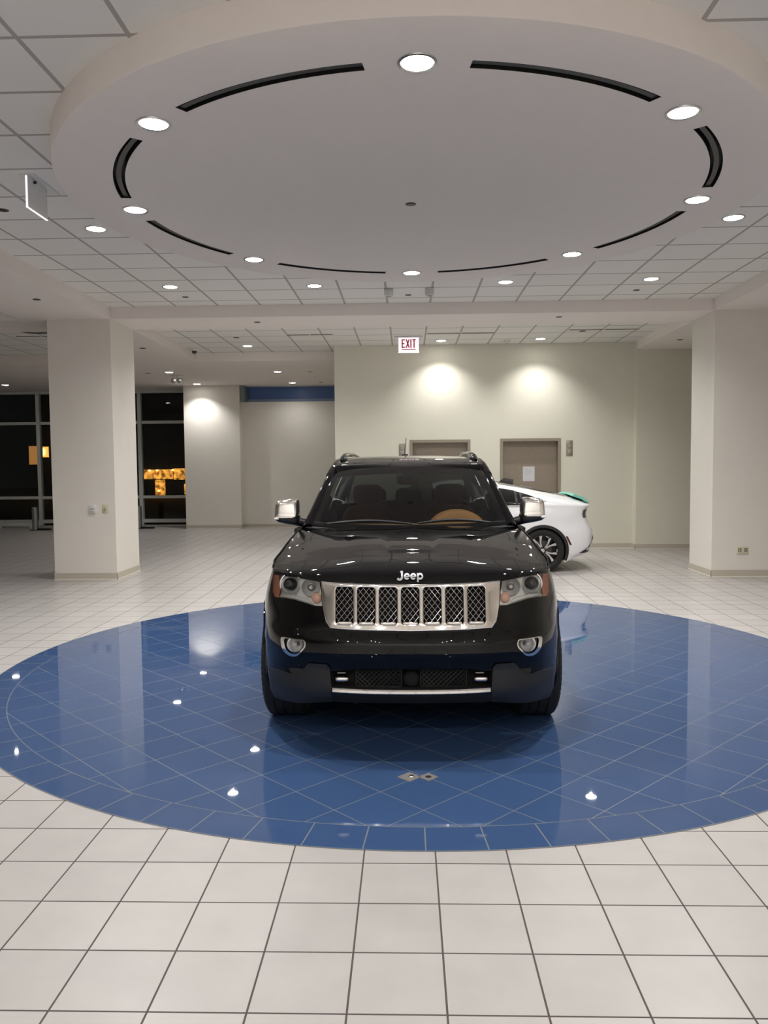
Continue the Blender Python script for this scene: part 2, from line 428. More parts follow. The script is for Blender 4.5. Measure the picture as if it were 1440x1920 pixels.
# baseboards: rubber base with the pale joint under it
def base(name, pts, outward):
    m = MB(); g = MB()
    for (x0, y0), (x1, y1) in zip(pts, pts[1:]):
        dx, dy = x1-x0, y1-y0; l = math.hypot(dx, dy); nx, ny = dy/l*outward, -dx/l*outward
        for mm, th, z0, z1 in ((m, .006, .014, .1), (g, .010, 0, .014)):
            mm.grid([[(x0,y0,z0),(x1,y1,z0)], [(x0+nx*th,y0+ny*th,z0),(x1+nx*th,y1+ny*th,z0)], [(x0+nx*th,y0+ny*th,z1),(x1+nx*th,y1+ny*th,z1)], [(x0,y0,z1),(x1,y1,z1)]])
    o = struct(name, m, BASE, smooth=False); g.build('base_joint', CAULK, o, smooth=False)
base('baseboard_pillar', [(-5.256,11.624),(-4.309,11.624),(-4.309,12.62)], 1)
base('baseboard_right', [(4.409,12.5),(4.409,11.594),(XR,11.594)], 1)
base('baseboard_back', [(-1.4,YW-.001),(.065,YW-.001)], 1); base('baseboard_back', [(1.252,YW-.001),(1.835,YW-.001)], 1)
base('baseboard_back', [(3.012,YW-.001),(4.404,YW-.001),(4.404,15.414),(XR,15.414)], 1)
base('baseboard_far', [(-5.95,21.214),(-4.444,21.214),(-4.444,21.544),(-1.4,21.544)], 1)

# windows at the far left: bays of three panes in grey aluminium
PANE = glass('dark_pane', (.75,.80,.78), ior=1.5)
mull = [-5.95-.0, -7.53, -8.98, -10.43, -11.88, -13.33]
for k in range(5):
    x1, x0 = mull[k], mull[k+1]; q = MB(); e = .05
    if k == 0: x1 -= .04
    for z0, z1 in ((.10,.2), (.79,.87), (2.90,2.98), (3.76,ZB)): q.box(x0+e, x1-e, YF-.06, YF+.06, z0, z1)
    q.box(x0-e if k == 4 else x0, x0+e, YF-.09, YF+.06, .02, ZB); q.box(x1-e, x1, YF-.09, YF+.06, .02, ZB)
    o = struct('window_%d' % (k+1), q, ALU, smooth=False)
    for z0, z1 in ((.2,.79), (.87,2.90), (2.98,3.76)):
        g = MB(); g.face([(x0+e,YF,z0),(x1-e,YF,z0),(x1-e,YF,z1),(x0+e,YF,z1)]); g.build('glass_pane', PANE, o, smooth=False)
s = MB(); s.box(-13.4, -5.95, YF-.02, YF+.3, 0, .03); struct('window_sill', s, ALU, smooth=False)
wallbox('wall_corner', WALL, XL, -13.33, YF-.1, YF+.1, 0, ZB)

# outside in the dark: a street and two buildings
o = MB(); o.face([(-60,YF+.1,-.05),(20,YF+.1,-.05),(20,70,-.05),(-60,70,-.05)])
struct('ground', o, mat('asphalt', (28,28,30), .8, noise=.3))
b = thing('street_building', 'night shopfront across the street with warm lit windows', 'building', (-15.5, 46, 0))
m = MB(); m.box(-6, 7, 0, 8, 0, 9); m.build('facade', mat('night_facade', (30,34,34), .9, noise=.2), b, smooth=False)
GLOW = emit('shop_glow', (255,170,70), 1.6); GLOW2 = emit('shop_glow_bright', (255,205,120), 4.)
nt = GLOW.node_tree; bs = nt.nodes['Principled BSDF']
tc = nt.nodes.new('ShaderNodeTexCoord'); vz = nt.nodes.new('ShaderNodeTexNoise'); vz.inputs['Scale'].default_value = 5.; vz.inputs['Detail'].default_value = 5
rp = nt.nodes.new('ShaderNodeMapRange'); rp.inputs['From Min'].default_value = .36; rp.inputs['From Max'].default_value = .66; rp.inputs['To Min'].default_value = .06; rp.inputs['To Max'].default_value = 1.5
nt.links.new(tc.outputs['Object'], vz.inputs['Vector']); nt.links.new(vz.outputs['Fac'], rp.inputs['Value']); nt.links.new(rp.outputs['Result'], bs.inputs['Emission Strength'])
for x0, x1, z0, z1 in ((.15,1.88,1.0,1.55), (1.95,3.1,.95,1.6), (.85,1.42,.05,.95), (2.55,3.1,.1,.7)):
    m = MB(); m.box(x0, x1, -.08, 0, z0, z1); m.build('lit_window', GLOW, b, smooth=False)
for x, z in ((.55,1.5), (1.0,1.5), (1.92,1.52), (1.08,.32), (2.85,.4)):
    m = MB(); m.superbox((x,-.15,z), (.16,.12,.09), e=.8, n=6); m.build('shop_lamp', GLOW2, b)
l = thing('wall_lantern', 'amber lit box lantern glowing outside the left window', 'lamp', (-20.78, 45.0, 2.46))
m = MB(); m.box(-.12, .28, -.1, .1, -.15, .45); m.build('shade', emit('lantern_glow', (255,170,80), 1.6), l, smooth=False)
m = MB(); m.superbox((.08,-.13,.15), (.2,.1,.4), e=.8, n=8); m.build('bulb', GLOW2, l)
m = MB(); m.box(-.15, .31, -.12, .12, .45, .51); m.box(-.15, .31, -.12, .12, -.2, -.15); m.box(-.15, -.13, .1, .12, -.2, .51); m.box(.29, .31, .1, .12, -.2, .51); m.build('frame', BLACKM, l, smooth=False)
l = thing('sign_panel', 'dim amber upright panel outside, just left of the lit lantern', 'sign', (-21.36, 45.0, 1.9))
m = MB(); m.box(-.22, .22, -.05, .05, 0, 1.05); m.build('panel', emit('panel_glow', (220,150,80), .5), l, smooth=False)
m = MB(); m.box(-.26, .26, -.04, .06, -.06, 0); m.build('rail', BLACKM, l, smooth=False)
# ================================================================== FIXTURES
WATT = 150.
# recessed downlights: trim ring, glowing lens, and the lamp's own light
def make_lamp():
    t = thing('ceiling_downlight', 'x', 'ceiling light')
    m = MB(); m.lathe([(.088,.03),(.088,-.002),(.092,-.006),(.106,-.005),(.109,0),(.109,.004)], n=40); m.build('trim_ring', CHROMES, t)
    m = MB(); m.lathe([(.0005,-.010),(.03,-.0095),(.06,-.0075),(.08,-.004),(.0875,0)], n=40); m.build('lens', LENS, t)
    return t
lamp0 = make_lamp(); first = [True]
def lamp(x, y, z, label, group, watt=WATT, angle=146, blend=1.):
    if first[0]: r = lamp0; first[0] = False
    else:
        r = lamp0.copy(); COL.objects.link(r)
        for ch in list(lamp0.children):
            if ch.type == 'MESH':
                c = ch.copy(); COL.objects.link(c); c.parent = r
    r.location = (x, y, z); r['label'] = label; r['group'] = group
    spot(x, y, z-.02, watt, angle, blend)
    return r
def spot(x, y, z, watt, angle, blend):
    L = bpy.data.lights.new('lamp_or_fill_light', 'SPOT'); L.energy = watt; L.spot_size = math.radians(angle); L.spot_blend = blend
    L.shadow_soft_size = .03; L.color = (1., .985, .962)
    o = bpy.data.objects.new('lamp_or_fill_light', L); COL.objects.link(o); o.location = (x, y, z)
g = 'ring of round lamps in the ceiling disc'
ring = {-90: 'large round lamp nearest in the ring, top centre of the picture', -45: 'round ring lamp at the near right of the ceiling disc',
    0: 'round ring lamp at the far right end of the disc', 45: 'round ring lamp at far right, before the tiled ceiling',
    90: 'small round lamp at the far edge of the disc, in the middle', 135: 'round ring lamp at far left edge of the disc',
    180: 'round ring lamp at the left end of the disc', 225: 'round ring lamp at the near left of the ceiling disc'}
for a, lb in ring.items(): lamp(CX+2.325*math.cos(math.radians(a)), CY+2.325*math.sin(math.radians(a)), ZD, lb, g)
g = 'round lamps in the ceiling tiles'
for x, y, lb in ((-3.03,7.86,'round recessed lamp in ceiling tiles just left of the disc'), (-3.05,10.39,'round lamp in tiles before the cross beam, leftmost of that row'),
    (-1.18,10.46,'round lamp in tiles left of the two white cylinder spots'), (1.29,10.41,'round lamp in tiles right of the two white cylinder spots'),
    (3.13,10.36,'round lamp in tiles before the right wall end'), (3.15,7.86,'round recessed lamp in ceiling tiles right of the disc')):
    lamp(x, y, ZC, lb, g)
lamp(-3.07, 15.5, ZC, 'round lamp in the rear tiles left of the lift wall', 'lamps behind the cross beam')
lamp(-3.05, 13.4, ZC, 'round lamp above the cross beam, seen mirrored in the blue floor at left', 'lamps behind the cross beam')
lamp(3.1, 13.3, ZC, 'round lamp behind the cross beam at right, above the white car', 'lamps behind the cross beam')
lamp(-1.2, 13.4, ZC, 'round lamp hidden above the cross beam, left of the exit sign', 'lamps behind the cross beam')
lamp(1.28, 13.4, ZC, 'round lamp hidden above the cross beam, right of the exit sign', 'lamps behind the cross beam')
lamp(.67, 15.18, ZC, 'left wall washer lamp over the lift wall', 'wall washers over the lift wall', 105, 118, .8)
lamp(2.52, 15.10, ZC, 'right wall washer lamp over the lift wall', 'wall washers over the lift wall', 105, 118, .8)
g = 'lamps in the far soffit'
lamp(-5.40, 18.14, ZB, 'soffit lamp above the emergency light', g, 40)
lamp(-8.0, 18.14, ZB, 'soffit lamp hidden behind the pillar, mirrored in the dark window', g, 30)
lamp(-5.46, 20.78, ZB, 'soffit lamp washing the pier beside the dark window', g, 110, 118, .7)
lamp(-2.94, 18.29, ZB, 'front one of two soffit lamps before the blue transom', g, 40)
lamp(-2.95, 20.74, ZB, 'rear one of two soffit lamps before the blue transom', g, 40)
lamp(-10.37, 20.44, ZB, 'soffit lamp at far left above the windows', g, 34)
# added unseen spots without fixtures, boosted as fill behind the camera; then left bay
for x in (-3.05, 3.13):
    for y in (5.3, -1.2, -3.2, -5.2): spot(x, y, ZC-.03, WATT*{5.3: 1., -1.2: 1.5, -3.2: 1.7, -5.2: 1.7}[y], 160, 1.)
for x in (-1.2, 1.3):
    for y in (-1.2, -3.2, -5.2): spot(x, y, ZC-.03, WATT*{-1.2: 1.5, -3.2: 1.7, -5.2: 1.7}[y], 160, 1.)
for x, y in ((-8.3,8.), (-8.3,2.)): spot(x, y, ZC-.03, 60, 168, 1.)
spot(-7.8, 15.3, ZC-.03, 20, 168, 1.)

# flat sprinkler covers
def cover(x, y, z, label, r=.045, dark=True):
    t = thing('sprinkler_cover', label, 'sprinkler', (x, y, z+.003), 0, 'flush sprinkler covers')
    m = MB(); m.lathe([(.0005,-.009),(r*.7,-.009),(r*.92,-.007),(r,-.004),(r,0)], n=24); m.build('cover_disc', SPR, t)
    m = MB(); m.lathe([(r+.002,0),(r+.003,-.003),(r+.010,-.002),(r+.012,0)], n=24); m.build('rim', SOFF, t)
    return t
SPR = mat('sprinkler_bronze', (58,50,44), .35, metal=.6)
for x, y, z, lb, r in ((.05,6.7,ZD,'dark sprinkler head in the middle of the ceiling disc',.045),
    (.04,11.1,ZC,'dark sprinkler cover in tiles between the two cylinder spots',.045), (-3.03,11.02,ZC,'dark sprinkler cover in tiles behind the left lamp of the front row',.045),
    (3.13,11.01,ZC,'dark sprinkler cover in tiles at right, behind the right lamp',.045), (-3.64,7.25,ZC,'dark sprinkler cover in tiles left of the hanging sign',.05),
    (-4.74,10.23,ZB,'dark sprinkler cover under left beam, in front of the pillar',.05), (-2.23,12.05,ZB,'dark sprinkler cover under the cross beam, left part',.05),
    (2.27,11.97,ZB,'sprinkler cover under the cross beam, right part',.05), (-4.79,14.49,ZB,'dark sprinkler cover on the soffit just right of the pillar',.06),
    (-5.94,18.29,ZB,'dark sprinkler cover on the soffit left of the emergency light',.06), (4.84,14.32,ZB,'dark sprinkler cover over the niche at right',.06),
    (-3.07,14.49,ZC,'dark sprinkler cover in the rear tiles, near the rear left lamp',.06), (3.13,14.3,ZC,'dark sprinkler cover in rear tiles under the right slot vent',.06),
    (-2.2,18.4,ZB,'dark sprinkler cover right of the front soffit lamp',.05), (-2.2,20.7,ZB,'dark sprinkler cover right of the rear soffit lamp',.05)):
    cover(x, y, z, lb, r)

# white cylinder spots hung behind the disc
for x, lb in ((-.22,'left one of two white cylinder spots behind the disc'), (.325,'right one of two white cylinder spots behind the disc')):
    t = thing('cylinder_spot', lb, 'spotlight', (x, 10.7, ZC), 0, 'white cylinder spots')
    m = MB(); m.lathe([(.0005,-.10),(.045,-.10),(.057,-.09),(.06,-.075),(.06,-.012),(.052,0)], n=32); m.build('housing', WHITE, t)
    m = MB(); m.lathe([(.0005,-.103),(.03,-.103),(.04,-.1)], n=24); m.build('aperture', mat('spot_aperture', (150,148,144), .5), t)
# linear slot vents in the rear tiles
for k, (x0, x1, y, lb) in enumerate(((-2.126,-1.287,14.25,'thin black slot vent in rear tiles, left of the exit sign'), (.375,1.583,14.3,'thin slot vent in rear tiles, right of the exit sign'),
    (2.844,4.078,14.11,'thin black slot vent in rear tiles at far right'), (-6.9,-6.0,14.02,'thin black slot vent beside the pillar in the left bay'))):
    t = thing('slot_vent', lb, 'air vent', ((x0+x1)/2, y, ZC), 0, 'linear slot vents'); h = (x1-x0)/2
    m = MB(); m.box(-h, h, -.035, .035, -.006, .002); m.build('vent_frame', SOFF, t, smooth=False)
    m = MB(); m.box(-h+.01, -.012, -.022, .022, -.010, -.004); m.box(.012, h-.01, -.022, .022, -.010, -.004); m.build('slot', BLACKM, t, smooth=False)
t = thing('round_diffuser', 'round grey air diffuser in the tiles left of the pillar', 'air vent', (-6.3, 13.5, ZC))
m = MB(); m.lathe([(.0005,-.014),(.09,-.014),(.1,-.01)], n=32); m.build('core', ALU, t)
m = MB()
for r in (.14,.19,.24): m.lathe([(r,-.014),(r+.03,-.008),(r+.032,-.006),(r+.002,-.011)], n=40)
m.build('louvre_rings', ALU, t)
m = MB(); m.lathe([(.27,-.003),(.272,-.012),(.278,-.013),(.30,-.006),(.3,0)], n=40); m.lathe([(.0005,-.003),(.27,-.003)], n=40); m.build('flange', mat('diffuser_grey', (205,202,196), .6), t)
# dome camera, smoke detector
t = thing('dome_camera', 'black dome camera at the corner of the rear tiled ceiling', 'camera', (-4.2, 15.84, ZC))
m = MB(); m.lathe([(.06,0),(.06,-.03),(.05,-.035)], n=32); m.lathe([(.0005,-.03),(.055,-.03)], n=32); m.build('mount', WHITE, t)
m = MB(); m.lathe([(.0005,-.095),(.025,-.09),(.045,-.07),(.052,-.035)], n=32); m.build('dome', mat('camera_dome', (8,8,9), .08, coat=1), t)
t = thing('smoke_detector', 'small white smoke detector between the two wall washer lamps', 'smoke detector', (1.91, 15.2, ZC))
m = MB(); m.lathe([(.0005,-.05),(.03,-.05),(.05,-.035),(.06,-.015),(.065,0)], n=32); m.build('housing', WHITE, t)
m = MB(); m.lathe([(.034,-.046),(.051,-.032),(.054,-.03)], n=32); m.build('sensor_slots', BLACKP, t)

# exit sign
t = thing('exit_sign', 'lit red EXIT sign hanging before the lift wall', 'exit sign', (.055, 14.6, ZC))
m = MB(); m.box(-.26, .26, -.06, .06, -.025, 0, .004); m.build('canopy', WHITE, t)
m = MB(); m.box(-.185, .185, -.008, .008, -.285, -.025, .003); m.build('panel', emit('sign_panel_glow', (236,224,230), .85), t)
m = MB(); m.box(-.19, .19, -.014, .014, -.297, -.283, .003); m.build('lit_edge', emit('sign_edge', (250,250,252), 1.3), t)
RED = emit('sign_red', (150,18,30), .25)
def letters(spec, w, d, place):
    m = MB()
    for pts, closed in spec: stroke(m, pts, w, d, closed)
    return m
h = .155
def tr(pts, x): return [(x+p[0], -.055-h+p[1]) for p in pts]
E_ = [[(0,0),(0,h)], [(-.010,h-.011),(.052,h-.011)], [(-.010,h/2),(.042,h/2)], [(-.010,.011),(.052,.011)]]
X_ = [[(0,0),(.055,h)], [(.055,0),(0,h)]]
I_ = [[(0,0),(0,h)]]
T_ = [[(.028,0),(.028,h)], [(-.003,h-.011),(.059,h-.011)]]
xs = {'letter_e': (E_, -.118), 'letter_x': (X_, -.045), 'letter_i': (I_, .040), 'letter_t': (T_, .070)}
for nm, (st, x) in xs.items():
    m = MB()
    for s in st: stroke(m, tr(s, x), .021, .004)
    m.map(lambda x, y, z: (x, y-.008, z)); m.build(nm, RED, t, smooth=False)
m = MB(); m.box(-.13, .125, -.012, -.008, -.247, -.235); m.build('underline', RED, t, smooth=False)

# acrylic sign seen edge-on, hung from the tiles at the left
t = thing('hanging_sign', 'grey panel sign hung edge-on from the ceiling tiles at left', 'sign', (-3.0, 6.54, ZC))
m = MB(); m.box(-.07, .055, -.16, .32, -.008, 0, .003); m.build('canopy', WHITE, t)
m = MB(); m.box(-.006, .006, -.175, .175, -.262, -.008); m.build('panel', mat('acrylic', (226,226,228), .3), t, smooth=False)
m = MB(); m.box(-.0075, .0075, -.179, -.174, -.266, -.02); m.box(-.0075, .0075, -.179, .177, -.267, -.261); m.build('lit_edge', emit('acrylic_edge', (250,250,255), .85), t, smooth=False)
m = MB(); m.lathe([(.0005,.02),(.011,.02),(.012,0),(.012,-.004)], (.006,-.06,-.035), 'X', n=16); m.build('bolt', BLACKM, t)
# emergency light with two heads
t = thing('emergency_light', 'two-headed emergency light hung from the soffit beside the windows', 'emergency light', (-5.41, 18.8, ZB+.003))
m = MB(); m.box(-.16, .16, -.05, .05, -.012, 0, .003); m.box(-.012, .012, -.012, .012, -.09, -.01); m.box(-.13, .13, -.025, .025, -.13, -.085, .008); m.build('bracket', WHITE, t)
for s in (-1, 1):
    m = MB(); m.lathe([(.0005,.06),(.04,.05),(.062,0),(.066,-.03),(.06,-.04)], (s*.075,-.02,-.125), 'Y', n=24); hd = m.build('lamp_head', WHITE, t)
    m = MB(); m.lathe([(.0005,-.045),(.03,-.043),(.058,-.036)], (s*.075,-.02,-.125), 'Y', n=24); m.build('lens', CHROMES, hd)

# fittings on the pillar and the right wall
t = thing('thermostat', 'white thermostat box on the pillar, left of the ivory switch', 'thermostat', (-4.652, 11.633, 1.056))
m = MB(); m.box(-.05, .05, -.028, 0, -.062, .062, .006); m.build('housing', WHITE, t)
m = MB(); m.box(-.03, .03, -.031, -.027, -.01, .01, .002); m.build('display', mat('lcd', (168,168,162), .3), t)
m = MB(); m.box(-.03, .03, -.030, -.027, -.045, -.035, .001); m.build('slider', BASE, t)
t = thing('wall_switch', 'ivory wall switch on the pillar, right of the thermostat', 'switch', (-4.469, 11.633, 1.051))
m = MB(); m.box(-.046, .046, -.008, 0, -.066, .066, .004); m.build('cover_plate', IVORY, t)
m = MB(); m.box(-.014, .014, -.022, -.007, -.02, .02, .003); m.build('toggle', mat('toggle_tan', (176,158,120), .4), t)
t = thing('power_outlet', 'ivory double outlet plate low on the right wall end', 'outlet', (4.86, 11.603, .382))
m = MB(); m.box(-.085, .085, -.008, 0, -.06, .06, .004); m.build('cover_plate', IVORY, t)
for s in (-1, 1):
    m = MB()
    for dx in (-.013, .013):
        for dz in (-.004, .026): m.box(s*.044+dx-.008, s*.044+dx+.008, -.011, -.007, dz-.010, dz+.010, .002)
    m.build('socket', BLACKP, t)
m = MB(); m.box(-.07, .07, -.0095, -.007, -.045, -.035); m.build('label_strip', BASE, t)
# call buttons
def call(x, z0, z1, lb):
    t = thing('call_panel', lb, 'lift buttons', (x, YW+.003, (z0+z1)/2), 0, 'lift call panels'); h = (z1-z0)/2
    m = MB(); m.box(-.063, .063, -.010, 0, -h, h, .003); m.build('plate', STEEL, t)
    bt = mat('button_steel', (170,162,150), .3, metal=.8) if 'button_steel' not in bpy.data.materials else bpy.data.materials['button_steel']
    for s in (1, -1):
        c = s*h*.42
        m = MB(); m.box(-.042, .042, -.016, -.009, c-.045, c+.045, .004); b = m.build('button', bt, t)
        m = MB(); stroke(m, [(-.03, c-s*.026), (.03, c-s*.026), (0, c+s*.028)], .009, .003, True); m.map(lambda x, y, z: (x, y-.016, z)); m.build('arrow', PAPER, b, smooth=False)
call(-.083, 1.83, 2.085, 'lift call panel left of the left lift door, half hidden')
call(3.18, 1.815, 2.12, 'lift call panel with two arrows right of the right lift door')
t = MB(); t.box(-.115, .115, -.0015, 0, -.145, .145)
n_ = t.build('paper_notice', PAPER, None, smooth=False); n_.location = (2.41, YD-.031, 1.47); tag(n_, 'white paper notice taped to the right lift door', 'notice')
m = MB()
for k, wdt in enumerate((.06,.14,.15,.13,.15,.09)): m.box(-.08, -.08+wdt, -.0022, -.0014, .10-k*.022, .104-k*.022)
m.build('printed_lines', mat('ink_grey', (160,160,165), .8), n_, smooth=False)
# short steel bollards before the windows
for x, y, lb in ((-10.02, 21.1, 'short steel bollard at the windows left of the pillar'), (-7.30, 21.4, 'short steel bollard at the windows, peeping out right of the pillar')):
    t = thing('bollard', lb, 'bollard', (x, y, 0), 0, 'steel bollards by the windows')
    m = MB(); m.lathe([(.0005,.62),(.07,.62),(.08,.61),(.08,.012)], n=32); m.build('post', mat('bollard_steel', (150,152,152), .35, metal=.9), t)
    m = MB(); m.lathe([(.08,.012),(.15,.012),(.155,.006),(.155,0)], n=32); m.build('base_flange', BLACKP, t)
    m = MB(); m.box(.05, .42, -.06, .06, 0, .05, .01); m.build('foot_plate', BLACKP, t)
# low heater rail under the windows
t = thing('floor_rail', 'low grey rail along the foot of the left windows', 'rail', (-11.6, 21.95, 0))
m = MB(); m.box(-1.7, 1.35, -.05, .05, .06, .13, .008); m.build('rail', ALU, t)
for x in (-1.2, .2, 1.1):
    m = MB(); m.box(x-.06, x+.06, -.05, .05, 0, .07); m.build('foot', ALU, t, smooth=False)
# steel floor box in the blue tiles: two little plates meeting in a bow tie
t = thing('floor_box', 'steel bow-tie floor outlet set in the blue tiles before the car', 'floor outlet', (.058, 4.135, .002))
for s, r, hc in ((-1, .064, BLACKM), (1, .054, BLACKM)):
    m = MB(); cx = s*r*.86
    m.bm.faces.new([m.bm.verts.new(p) for p in ((cx-r,0,.003),(cx,-r,.003),(cx+r,0,.003),(cx,r,.003))])
    for a, b in (((cx-r,0),(cx,-r)),((cx,-r),(cx+r,0)),((cx+r,0),(cx,r)),((cx,r),(cx-r,0))): m.face([(a[0],a[1],0),(b[0],b[1],0),(b[0],b[1],.003),(a[0],a[1],.003)])
    p = m.build('plate', mat('worn_plate', (168,164,158), .35, metal=.55, noise=.25, nscale=60) if s < 0 else bpy.data.materials['worn_plate'], t, smooth=False)
    m = MB()
    if s > 0: m.lathe([(.0005,.0036),(.016,.0036),(.017,.003)], (cx,0,0), n=20); m.build('hole', BLACKM, p)
    else: m.lathe([(.0005,.012),(.008,.011),(.015,.006),(.017,.003)], (cx+.012,0,0), n=20); m.build('cap', CHROME, p)
# ================================================================== THE BLACK CAR
# local frame: x across (the picture's right), y back from the front bumper, z up
car = thing('suv', 'black sport utility vehicle facing the camera on the blue floor circle', 'car', (.018, 4.40, 0))
FR = [(0,0),(.2,.005),(.4,.025),(.55,.06),(.66,.11),(.75,.18),(.82,.27),(.88,.39),(.93,.55),(.962,.7),(.975,.88)]
SIDE = [(.975,.88),(.972,1.2),(.955,1.6),(.95,2.5),(.955,3.3),(.968,3.8),(.955,4.2),(.92,4.5),(.86,4.65),(.75,4.76),(.5,4.815),(.0,4.825)]
GT = [(.3,.03),(.45,.005),(.6,0),(.66,.012),(.8,.028),(.9,.055),(.95,.078),(1.04,.122),(1.13,.14),(1.2,.17),(1.3,.185)]
AT = [(0,.5),(.4,.5),(.9,1),(5,1)]
QT = [(.26,.12),(.30,.07),(.34,.025),(.38,.0),(.42,0),(.50,0),(.53,-.008),(.60,-.03),(.66,-.035),(.70,-.02),(.73,0),(.98,.05),(1.0,.055),(1.06,.08)]
QW = [(0,1),(.5,1),(.8,.6),(.9,.2),(.95,0),(2,0)]
ZT = [(0,.996),(.09,1.005),(.17,1.017),(.3,1.022),(.4,1.026),(.6,1.06),(.9,1.125),(1.4,1.2),(2.5,1.215),(4.0,1.23),(5,1.23)]
ZBT = [(0,.30),(.3,.27),(.5,.30),(5,.30)]
def plan_y(x): return smooth_tab(FR, abs(x))
def Tz(z, y): return 1-smooth_tab(AT, y)*smooth_tab(GT, z)
def wrap_pt(xp, yp, z):
    q = smooth_tab(QT, z)*lerp_tab(QW, abs(xp)) if yp < 1 else 0
    return (xp*Tz(z, yp), yp+q, z)
def surf_y(x, z):
    xp = abs(x)
    for _ in range(14): xp = min(.975, abs(x)/Tz(z, plan_y(xp)))
    return plan_y(xp)+smooth_tab(QT, z)*lerp_tab(QW, xp)
# plan polyline of the right half, by arc length
half = [(x*.975/400, plan_y(x*.975/400)) for x in range(401)]
inv = [(y, x) for x, y in SIDE]
half += [(smooth_tab(inv[:-3], .88+.02*k), .88+.02*k) for k in range(1, 189) if .88+.02*k < 4.65]
half += [(.86-.86*(k/24), 4.65+.175*math.sin(math.acos(max(0, 1-k/24)))) for k in range(1, 25)]
def resample(pl, step):
    out = [pl[0]]; acc = 0.
    for a, b in zip(pl, pl[1:]):
        l = math.hypot(b[0]-a[0], b[1]-a[1]); acc += l
        s = step if b[1] < 1.0 else step*2.2
        if acc >= s: out.append(b); acc = 0.
    if out[-1] != pl[-1]: out.append(pl[-1])
    return out
half = resample(half, .022)
loop = half + [(-x, y) for x, y in reversed(half[1:-1])]
NR = 40
rows = []
for i in range(NR+1):
    v = i/NR; row = []
    for xp, yp in loop:
        zb, zt = lerp_tab(ZBT, yp), smooth_tab(ZT, yp)
        row.append(wrap_pt(xp, yp, zb+(zt-zb)*v))
    rows.append(row)
body = MB(); body.grid(rows, closev=True)
HL = [(.845,.998),(.77,1.008),(.70,1.010),(.64,1.009),(.583,1.002),(.522,.994),(.511,.938),(.505,.861),(.542,.860),(.607,.874),(.671,.886),(.735,.887),(.815,.877),(.836,.90)]
FOG = round_poly([(.765,.668),(.60,.672),(.597,.632),(.655,.566),(.708,.560),(.752,.590)], .03, 4)
GRILLE = [(-.510,1.001),(-.394,.995),(-.2,.991),(0,.989),(.2,.991),(.394,.995),(.510,1.001),(.500,.862),(.482,.777),(.455,.742),(.3,.736),(0,.732),(-.3,.736),(-.455,.742),(-.482,.777),(-.500,.862)]
LOWG = [(-.447,.405),(0,.399),(.447,.405),(.455,.497),(.30,.510),(0,.515),(-.30,.510),(-.455,.497)]
def mir(p): return [(-x, z) for x, z in p]
front = lambda c: c[1] < .85
for p in (HL, mir(HL), FOG, mir(FOG), LOWG): clip_poly(body.bm, p, (0, 2), 'out', front)
clip_poly(body.bm, [(x*.975, .866+(z-.866)*.96) for x, z in GRILLE], (0, 2), 'out', front)
for yc in (.88, 3.795): clip_poly(body.bm, circle(yc, .386, .432, 40), (1, 2), 'out', lambda c: abs(c[0]) > .5)
b_ = body.build('body_shell', PAINT, car, angle=60)

# hood
jc = min(range(len(half)), key=lambda i: abs(half[i][1]-.40))
def top(i): xp, yp = half[i]; return wrap_pt(xp, yp, smooth_tab(ZT, yp))
def top_at(y):
    xp = smooth_tab(inv[:-3], y) if y > .88 else next(x for x, yy in half if yy >= y)
    return wrap_pt(xp, y, smooth_tab(ZT, y))
fr = [top(i) for i in range(0, jc+1)]
us = [p[0]/fr[-1][0] for p in fr]
us_all = [-u for u in reversed(us[1:])]+us; fr_all = [(-p[0], p[1], p[2]) for p in reversed(fr[1:])]+fr
ZH = [(0,.996),(.006,1.012),(.018,1.034),(.04,1.052),(.08,1.068),(.14,1.083),(.3,1.112),(.6,1.165),(.85,1.203),(1,1.216)]
vs = [0,.003,.006,.012,.018,.028,.04,.06,.08,.11]+[.14+.86*k/36 for k in range(37)]
def sst(a, b, x): t = max(0, min(1, (x-a)/(b-a))); return t*t*(3-2*t)
P = []
for v in vs:
    ys = .40+v*.98; S = top_at(ys); S0_ = fr[-1]; row = []
    zcv = smooth_tab(ZH, v)
    for u, F in zip(us_all, fr_all):
        au = abs(u); x = F[0]*S[0]/S0_[0]*(1-.004*v)
        R = 1.38-.13*(1-u*u)
        y = F[1]+(R-F[1])*v
        w = au**3.2
        z = zcv*(1-w)+S[2]*w
        if v == 0: z = F[2]
        ax = abs(x); wid = .33+.12*v
        z += .008*(1-sst(wid-.09, wid+.09, ax))*sst(.02, .2, v)      # raised centre of the hood
        z += .008*(1-sst(.11, .17, ax))*sst(.325, .365, v)*(1-sst(.40, .95, v))
        row.append((x, y, z-.002))
    P.append(row)
hm = MB(); hm.grid(P); hood = hm.build('hood', PAINT, car, angle=60)
# shut line between hood and fenders
for s in (-1, 1):
    m = MB(); m.tube([(s*p[0]*.999, p[1], p[2]+.0005) for p in [top_at(.40+.98*k/30) for k in range(31)]], .0032, 6); m.build('shut_line', DEEP, car)

